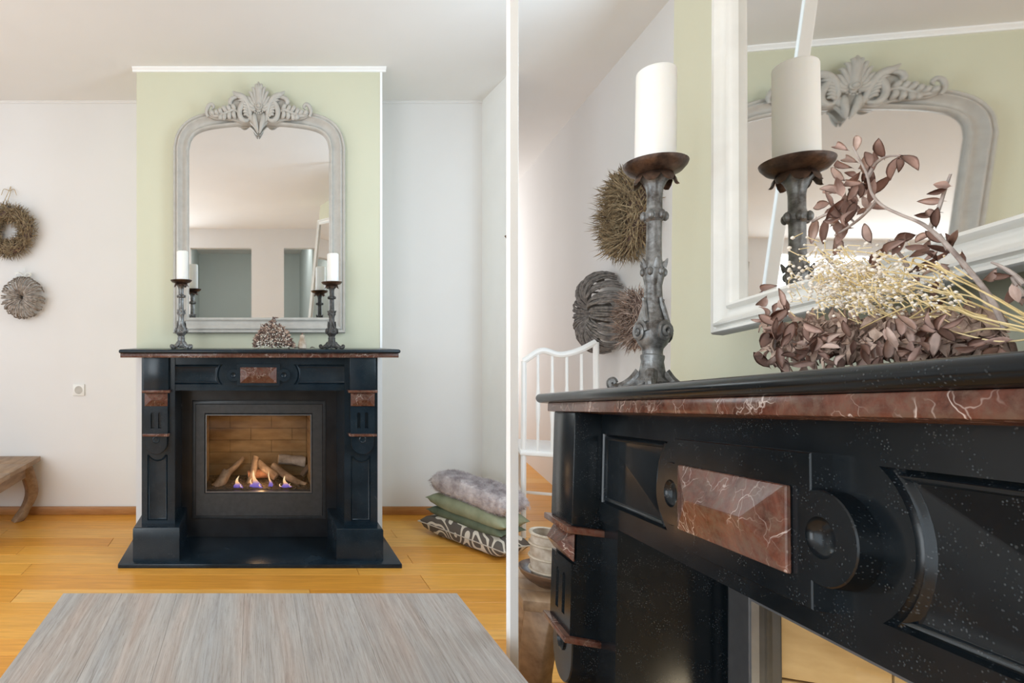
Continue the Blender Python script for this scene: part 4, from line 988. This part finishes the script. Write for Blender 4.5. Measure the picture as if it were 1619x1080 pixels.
# mirror above it: ivory frame
WM = .42 * K
ia, iz = RP(1166, 480, WM), RP(1166, 480, WM).z
z_in = iz; x_in = ia.x
f2 = [(d * .60, q * .72) for d, q in FPROF]
LEAN = 0.0
lean = Matrix.Translation((0, WM, z_in)) @ Matrix.Rotation(R(LEAN), 4, 'X') @ Matrix.Translation((0, -WM, -z_in))
outl = [(x_in, z_in), (x_in + .86, z_in), (x_in + .86, z_in + 1.0), (x_in, z_in + 1.0)]
FRM = FR @ lean
T = Thing('wall_mirror', 'large mirror in pale ivory frame, cut off by the top right edge', 'mirror', (x_in + .43, WM, z_in - .06), FRM)
bm = mirror_frame(outl, f2, WM); T.part('frame', bm, M['frame_w'], ang=50)
bm = nb(); prism(bm, inset(outl, -.006), WM + .001, WM + .006); T.part('mirror_pane', bm, M['mirror_d'], smooth=False)

# candlestick and candle
wc = .34 * K; zsl = DR['slab'][4]
pc = RP(1031, 600, wc); ppan = RP(1037, 258, wc)
Hh = ppan.z - zsl
candlestick('candlestick', 'large weathered iron candlestick seen close up at the mantel end', None, (pc.x, wc, zsl), Hh, FR, (M['iron'], M['iron_b']), .35, 28, .76)
ctop = RP(1037, 112, wc).z
candle('large white pillar candle on the close-up candlestick', (pc.x, wc, zsl + Hh * .974),   .0305, ctop - (zsl + Hh * .974), FR, None)

# dried bouquet, close up: every leaf an object
rr = random.Random(21)
wb0 = .325 * K
def Q(px, py, dw=0.0): return RP(px, py, wb0 + dw)
cb = Q(1430, 560); cb.z = zsl
T = Thing('dried_bouquet', 'large dried leaf and straw flower bunch lying on the close-up mantel', 'bouquet', (cb.x, wb0, zsl), FR)
br = [(1590, 520), (1565, 470), (1530, 425), (1495, 385), (1460, 355), (1425, 340), (1395, 325), (1378, 305), (1370, 275), (1355, 245), (1348, 232)]
bm = nb(); Pb = bez([Q(*p, dw=-.022) for p in br], 4); tube(bm, Pb, [.0018 - .0012 * i / (len(Pb) - 1) for i in range(len(Pb))], 8); T.part('branch', bm, M['bark'], label='grey-brown woody branch')
tw = [[(1385, 318), (1375, 330), (1360, 345), (1340, 360), (1320, 372)], [(1372, 280), (1385, 258), (1402, 248), (1424, 246)], [(1470, 362), (1484, 330), (1494, 300), (1503, 275)], [(1620, 450), (1600, 432), (1580, 420), (1568, 415)], [(1620, 470), (1608, 452), (1598, 436)],
      [(1500, 395), (1492, 382), (1486, 370)], [(1550, 450), (1560, 485), (1570, 505)], [(1285, 350), (1310, 338), (1335, 340), (1352, 352)], [(1235, 500), (1228, 530), (1222, 560)], [(1300, 400), (1318, 420), (1345, 450)], [(1440, 430), (1425, 405), (1405, 380)]]
for t in tw:
    bm = nb(); P = bez([Q(*p, dw=-.004) for p in t], 5); tube(bm, P, [.0017 - .0009 * i / (len(P) - 1) for i in range(len(P))], 6); T.part('twig', bm, M['bark'])
# leaf meshes
def leaf_mesh(ln, w, curl, fold, seed):
    rg = random.Random(seed); bm = nb(); rows = []; n = 6
    for i in range(n + 1):
        t = i / n; ww = w * (math.sin(PI * min(1, t * 1.02)) ** .75) * (1 - .25 * t) + .0003; b = curl * math.sin(t * PI * .9) * ln; c = Vector((ln * t, 0, b))
        j = rg.uniform(-.12, .12) * w
        rows.append([bm.verts.new(c + Vector((0, -ww, fold * ww + j))), bm.verts.new(c + Vector((0, -ww * .5, fold * ww * .35))), bm.verts.new(c), bm.verts.new(c + Vector((0, ww * .5, fold * ww * .35))), bm.verts.new(c + Vector((0, ww, fold * ww - j)))])
    for a, c in zip(rows, rows[1:]):
        for k in range(4): bm.faces.new((a[k], a[k + 1], c[k + 1], c[k]))
    r0 = bm.verts.new((-ln * .12, 0, -.0005)); bm.faces.new((r0, rows[0][4], rows[0][2])); bm.faces.new((r0, rows[0][2], rows[0][0]))
    bmesh.ops.solidify(bm, geom=list(bm.faces), thickness=.0004)
    me = bpy.data.meshes.new('leaf'); bmesh.ops.recalc_face_normals(bm, faces=bm.faces); bm.to_mesh(me); bm.free(); me.shade_smooth(); me.materials.append(M['leaf']); return me
LM = [leaf_mesh(.0225, .0043, .16, .35, 1), leaf_mesh(.0205, .0038, -.14, .6, 2), leaf_mesh(.0245, .0046, .05, .2, 3), leaf_mesh(.019, .0038, .3, .8, 4), leaf_mesh(.0215, .0034, -.25, 1.0, 5)]
FRi = FR.inverted()
view_dir = Vector((0, 0, 0))
def add_leaf(p, d, roll, s=1.0, k=None):
    o = bpy.data.objects.new('leaf', LM[rr.randrange(5) if k is None else k]); COL.objects.link(o); o.parent = T.root
    s *= max(.45, min(1.15, (FR @ p).y / .60))
    d = Vector(d).normalized(); toward = -(p).normalized()              # roughly face the open side of the mantel
    yv = toward.cross(d)
    if yv.length < .05: yv = d.orthogonal()
    yv.normalize(); zv = d.cross(yv); m = Matrix((d, yv, zv)).transposed().to_4x4() @ Matrix.Rotation(roll, 4, 'X')
    o.matrix_local = Matrix.Translation(p - T.off) @ m @ Matrix.Diagonal((s, s, s, 1)); return o
def dir_px(p, ang): # direction in the picture plane of the mantel: x right, z up
    return Vector((math.cos(R(ang)), rr.uniform(-.25, .25), math.sin(R(ang))))
hand = [(1352, 240, 95, .9), (1372, 262, 165, 1.15), (1376, 265, 110, .9), (1382, 268, 95, 1.0), (1360, 272, 200, 1.0), (1398, 250, 85, 1.1), (1424, 246, 235, 1.1), (1424, 246, 300, 1.15), (1420, 250, 265, .8), (1503, 294, 155, 1.2), (1496, 300, 172, .9), (1492, 318, 160, 1.2), (1487, 336, 165, 1.25), (1484, 350, 120, .9), (1480, 360, 80, .9), (1476, 368, 190, 1.0),
        (1498, 392, 55, .9), (1500, 396, 95, .8), (1492, 384, 130, .9), (1600, 436, 165, 1.0), (1575, 424, 200, 1.0), (1608, 452, 230, 1.1), (1604, 448, 265, 1.1), (1600, 450, 290, 1.0), (1370, 300, 60, 1.1), (1375, 308, 30, 1.0), (1366, 290, 150, 1.0),
        (1462, 392, 160, 1.1), (1448, 372, 170, 1.2), (1435, 378, 200, 1.3), (1430, 372, 240, 1.1), (1290, 345, 250, 1.2), (1306, 345, 265, 1.2), (1320, 345, 280, 1.1), (1338, 348, 260, 1.2), (1322, 372, 250, 1.1), (1395, 392, 210, 1.2), (1382, 402, 240, 1.2)]
for px, py, a, s in hand: add_leaf(Q(px, py, rr.uniform(-.012, .006)), dir_px(0, a), rr.uniform(-.7, .7), s * 1.05)
nl = len(hand)
def scatter(n, poly_fn, amean, asp, smin, smax, dw):
    for i in range(n):
        px, py = poly_fn(); add_leaf(Q(px, py, rr.uniform(*dw)), dir_px(0, rr.gauss(amean, asp)), rr.uniform(-1.1, 1.1), rr.uniform(smin, smax))
scatter(44, lambda: (rr.gauss(1350, 24), rr.gauss(320, 26)), 150, 70, .8, 1.25, (-.02, .02))        # clump at the bend of the branch
scatter(12, lambda: (rr.gauss(1480, 22), rr.gauss(430, 24)), 200, 70, .9, 1.3, (-.01, .03))
def low():
    px = rr.uniform(1205, 1500); top = 500 if px < 1260 else 520
    bot = 585 - (px - 1200) * .062
    return px, rr.uniform(top, bot)
scatter(135, low, 190, 85, .8, 1.25, (-.040, .03))
scatter(14, lambda: (rr.uniform(1205, 1250), rr.uniform(440, 530)), 200, 60, .9, 1.2, (-.03, .01))
scatter(16, lambda: (rr.uniform(1400, 1610), rr.uniform(525, 550)), 180, 40, .9, 1.3, (-.03, .01))
# straw stems and pale buds
SO = Q(1640, 520)
stems = [[(1640, 515), (1560, 480), (1480, 430), (1420, 410), (1360, 398), (1300, 395)], [(1640, 522), (1540, 480), (1460, 452), (1400, 440), (1330, 460), (1290, 480)], [(1630, 528), (1550, 500), (1470, 470), (1400, 462), (1340, 478), (1285, 490)],
         [(1625, 500), (1560, 462), (1500, 430), (1450, 408), (1440, 420), (1420, 450)], [(1640, 508), (1580, 492), (1540, 470), (1480, 460), (1430, 452)], [(1640, 530), (1560, 510), (1480, 482), (1430, 505), (1380, 490)], [(1620, 518), (1540, 500), (1500, 485), (1460, 500), (1420, 502), (1370, 480)],
         [(1640, 512), (1570, 470), (1510, 440), (1470, 420), (1400, 412)], [(1625, 524), (1560, 520), (1500, 530), (1460, 505)], [(1560, 500), (1500, 488), (1440, 470), (1385, 440), (1350, 415), (1330, 388)], [(1520, 470), (1440, 455), (1380, 455), (1320, 440), (1280, 445)],
         [(1480, 440), (1400, 430), (1345, 430), (1300, 400), (1288, 385)], [(1500, 470), (1450, 480), (1400, 500), (1360, 520)], [(1640, 535), (1580, 540), (1520, 528), (1480, 515)]]
for s in stems:
    bm = nb(); P = bez([Q(px, py, -.02 + rr.uniform(-.012, .012)) for px, py in s], 5); tube(bm, P, [(.0009 - .0004 * i / (len(P) - 1)) * min(1.0, (FR @ P[i]).y / .52) for i in range(len(P))], 6); T.part('straw_stem', bm, M['straw'], label=None)
bm = nb(); bs = nb()
for i in range(1150):
    px = rr.gauss(1345, 48) if rr.random() < .72 else rr.uniform(1290, 1520); px = max(1248, min(1540, px)); u = (px - 1250) / 280
    py = (440 + rr.gauss(0, 26)) + u * 22
    if py > 505: continue
    p = Q(px, py, rr.uniform(-.045, .01)); r_ = min(1.1, (FR @ p).y / .58) * rr.choice((.0009, .0012, .0016, .0021)); ball(bm, p, r_, sub=1)
    if i % 2 == 0: tube(bs, [p, p + Vector((rr.uniform(.003, .012), rr.uniform(-.004, .004), rr.uniform(-.012, .002)))], .0004, 4)
T.part('flower_buds', bm, M['bud'], kind='stuff'); T.part('bud_stalks', bs, M['straw'], kind='stuff')
bm = nb()
for i in range(900):                 # dense small litter of leaves under the bunch
    px, py = rr.uniform(1215, 1600), rr.uniform(505, 560)
    if py > 582 - (px - 1200) * .072: continue
    leaf_into(bm, Q(px, py, rr.uniform(-.005, .045)), dir_px(0, rr.uniform(100, 280)), Vector((rr.uniform(-.5, .5), -1, rr.uniform(-.3, .8))), rr.uniform(.012, .022), rr.uniform(.003, .006))
T.part('leaf_litter', bm, M['leafmix'], kind='stuff', smooth=False)

# wreaths on the side wall
def wall_pt(px, py, w):
    r = Vector(((px - PX) / F_PX, 1, -(py - PY) / F_PX)); return r * (w / (r.x * _h.x + r.y * _h.y))
tdir = _t.copy()
def side_wreath(px, py, label, fn, **kw):
    c = wall_pt(px, py, WR - .06); T = Thing('wreath', label, 'wreath', c + _h * .06, FL); fn(T, c, X=tdir, Y=_h, Z=ZA, **kw); return T
side_wreath(993, 340, 'shaggy green-brown moss wreath behind the close-up candlestick', moss_wreath, R0=.125, r=.068, m=M['moss'], n=3600, seed=8, ln=.075)
side_wreath(950, 495, 'thick grey twig wreath left of the close-up candlestick', vine_wreath, R0=.12, r=.088, m=M['vine_g'], n=74, seed=9, th=.0075)
side_wreath(1009, 505, 'small brown twig wreath partly behind the close-up candlestick', moss_wreath, R0=.07, r=.055, m=M['moss2'], n=1500, seed=10, ln=.06)

# ------------------------------------------------------------------ white chair, bench with bowl and jar in the gap beside the second fireplace
def PT(px, py, y): return Vector((LX(px, y), y, LZ(py, y)))
cyh = 2.98; x0, x1 = LX(822, cyh), LX(905, cyh)
chx = Vector((math.cos(R(-20)), math.sin(R(-20)), 0)); chy = Vector((-math.sin(R(-20)), math.cos(R(-20)), 0)); O = Vector((x0 + .02, cyh, ZF))
T = Thing('dining_chair', 'white spindle-back chair standing beyond the close-up mantel', 'chair', O + chx * .16 + chy * .15)
def CH(a, b, z): return O + chx * a + chy * b + Vector((0, 0, z))
wch = .33
P = bez([CH(0, 0, .93), CH(wch * .25, -.01, .985), CH(wch * .5, -.012, .965), CH(wch * .75, -.01, .985), CH(wch, 0, 1.03)], 6)
bm = nb(); tube(bm, P, .016, 8); T.part('top_rail', bm, M['white'])
for q in (0, 1):
    bm = nb(); tube(bm, bez([CH(wch * q, .02, 0), CH(wch * q, .01, .44), CH(wch * q, -.005, .7), CH(wch * q, 0, .93 + .10 * q)], 5), .014, 8); T.part('rear_leg', bm, M['white'])
    bm = nb(); tube(bm, [CH(wch * q, .34, 0), CH(wch * q, .33, .44)], [.013, .018], 8); T.part('front_leg', bm, M['white'])
for q in (.2, .4, .6, .8):
    bm = nb(); tube(bm, bez([CH(wch * q, .0, .46), CH(wch * q, -.012, .7), CH(wch * q, -.01, .97)], 5), [.007] * 4 + [.011] * 3 + [.007] * 4, 8); T.part('spindle', bm, M['white'])
bm = nb(); b2 = nb(); box(b2, -.02, wch + .02, -.01, .36, .435, .465, .01); bmesh.ops.transform(b2, matrix=Matrix.Translation(O) @ Matrix.Rotation(R(-20), 4, 'Z'), verts=b2.verts); join(bm, b2); T.part('seat', bm, M['white'])
for a, b in (((0, .02), (0, .335)), ((wch, .02), (wch, .335)), ((0, .18), (wch, .18))):
    bm = nb(); tube(bm, [CH(a[0], a[1], .2), CH(b[0], b[1], .2)], .009, 6); T.part('stretcher', bm, M['white'])

zb2 = -.67
T = Thing('bench', 'low bow-legged wooden bench left of the close-up fireplace, bottom', 'bench', (0, 0, ZF))
bench(T, 0, .50, 0, .22, zb2, M['bench'], M['bench'])
T.root.matrix_world = FL @ Matrix.Translation((.690, 1.455, ZF)) @ Matrix.Rotation(math.atan2(_h.y, _h.x), 4, 'Z')
cbw = Vector((.800, 1.545, zb2))
T = Thing('bowl', 'dark brown wooden bowl on the bench beside the close-up fireplace', 'bowl', cbw)
bm = nb(); lathe(bm, [(.03, 0), (.034, .005), (.052, .014), (.068, .030), (.074, .044), (.071, .046), (.063, .032), (.046, .018), (.01, .012)], 32, cbw); T.part('shell', bm, M['bowl'])
cj = cbw + Vector((.0, 0, .013))
T = Thing('lantern', 'pale wicker-bound glass lantern standing in the dark bowl', 'lantern', cj)
bm = nb(); lathe(bm, [(.036, 0), (.040, .01), (.044, .05), (.043, .10), (.040, .13), (.037, .13), (.039, .10), (.040, .05), (.036, .012), (.01, .008)], 28, cj); T.part('jar', bm, M['stone'])
for zz in (.03, .065, .10, .128):
    bm = nb(); P = [cj + Vector((math.cos(2 * PI * k / 28) * (.045 - .06 * max(0, zz - .1)), math.sin(2 * PI * k / 28) * (.045 - .06 * max(0, zz - .1)), zz)) for k in range(29)]; tube(bm, P, .004, 6); T.part('wicker_band', bm, M['wicker'])
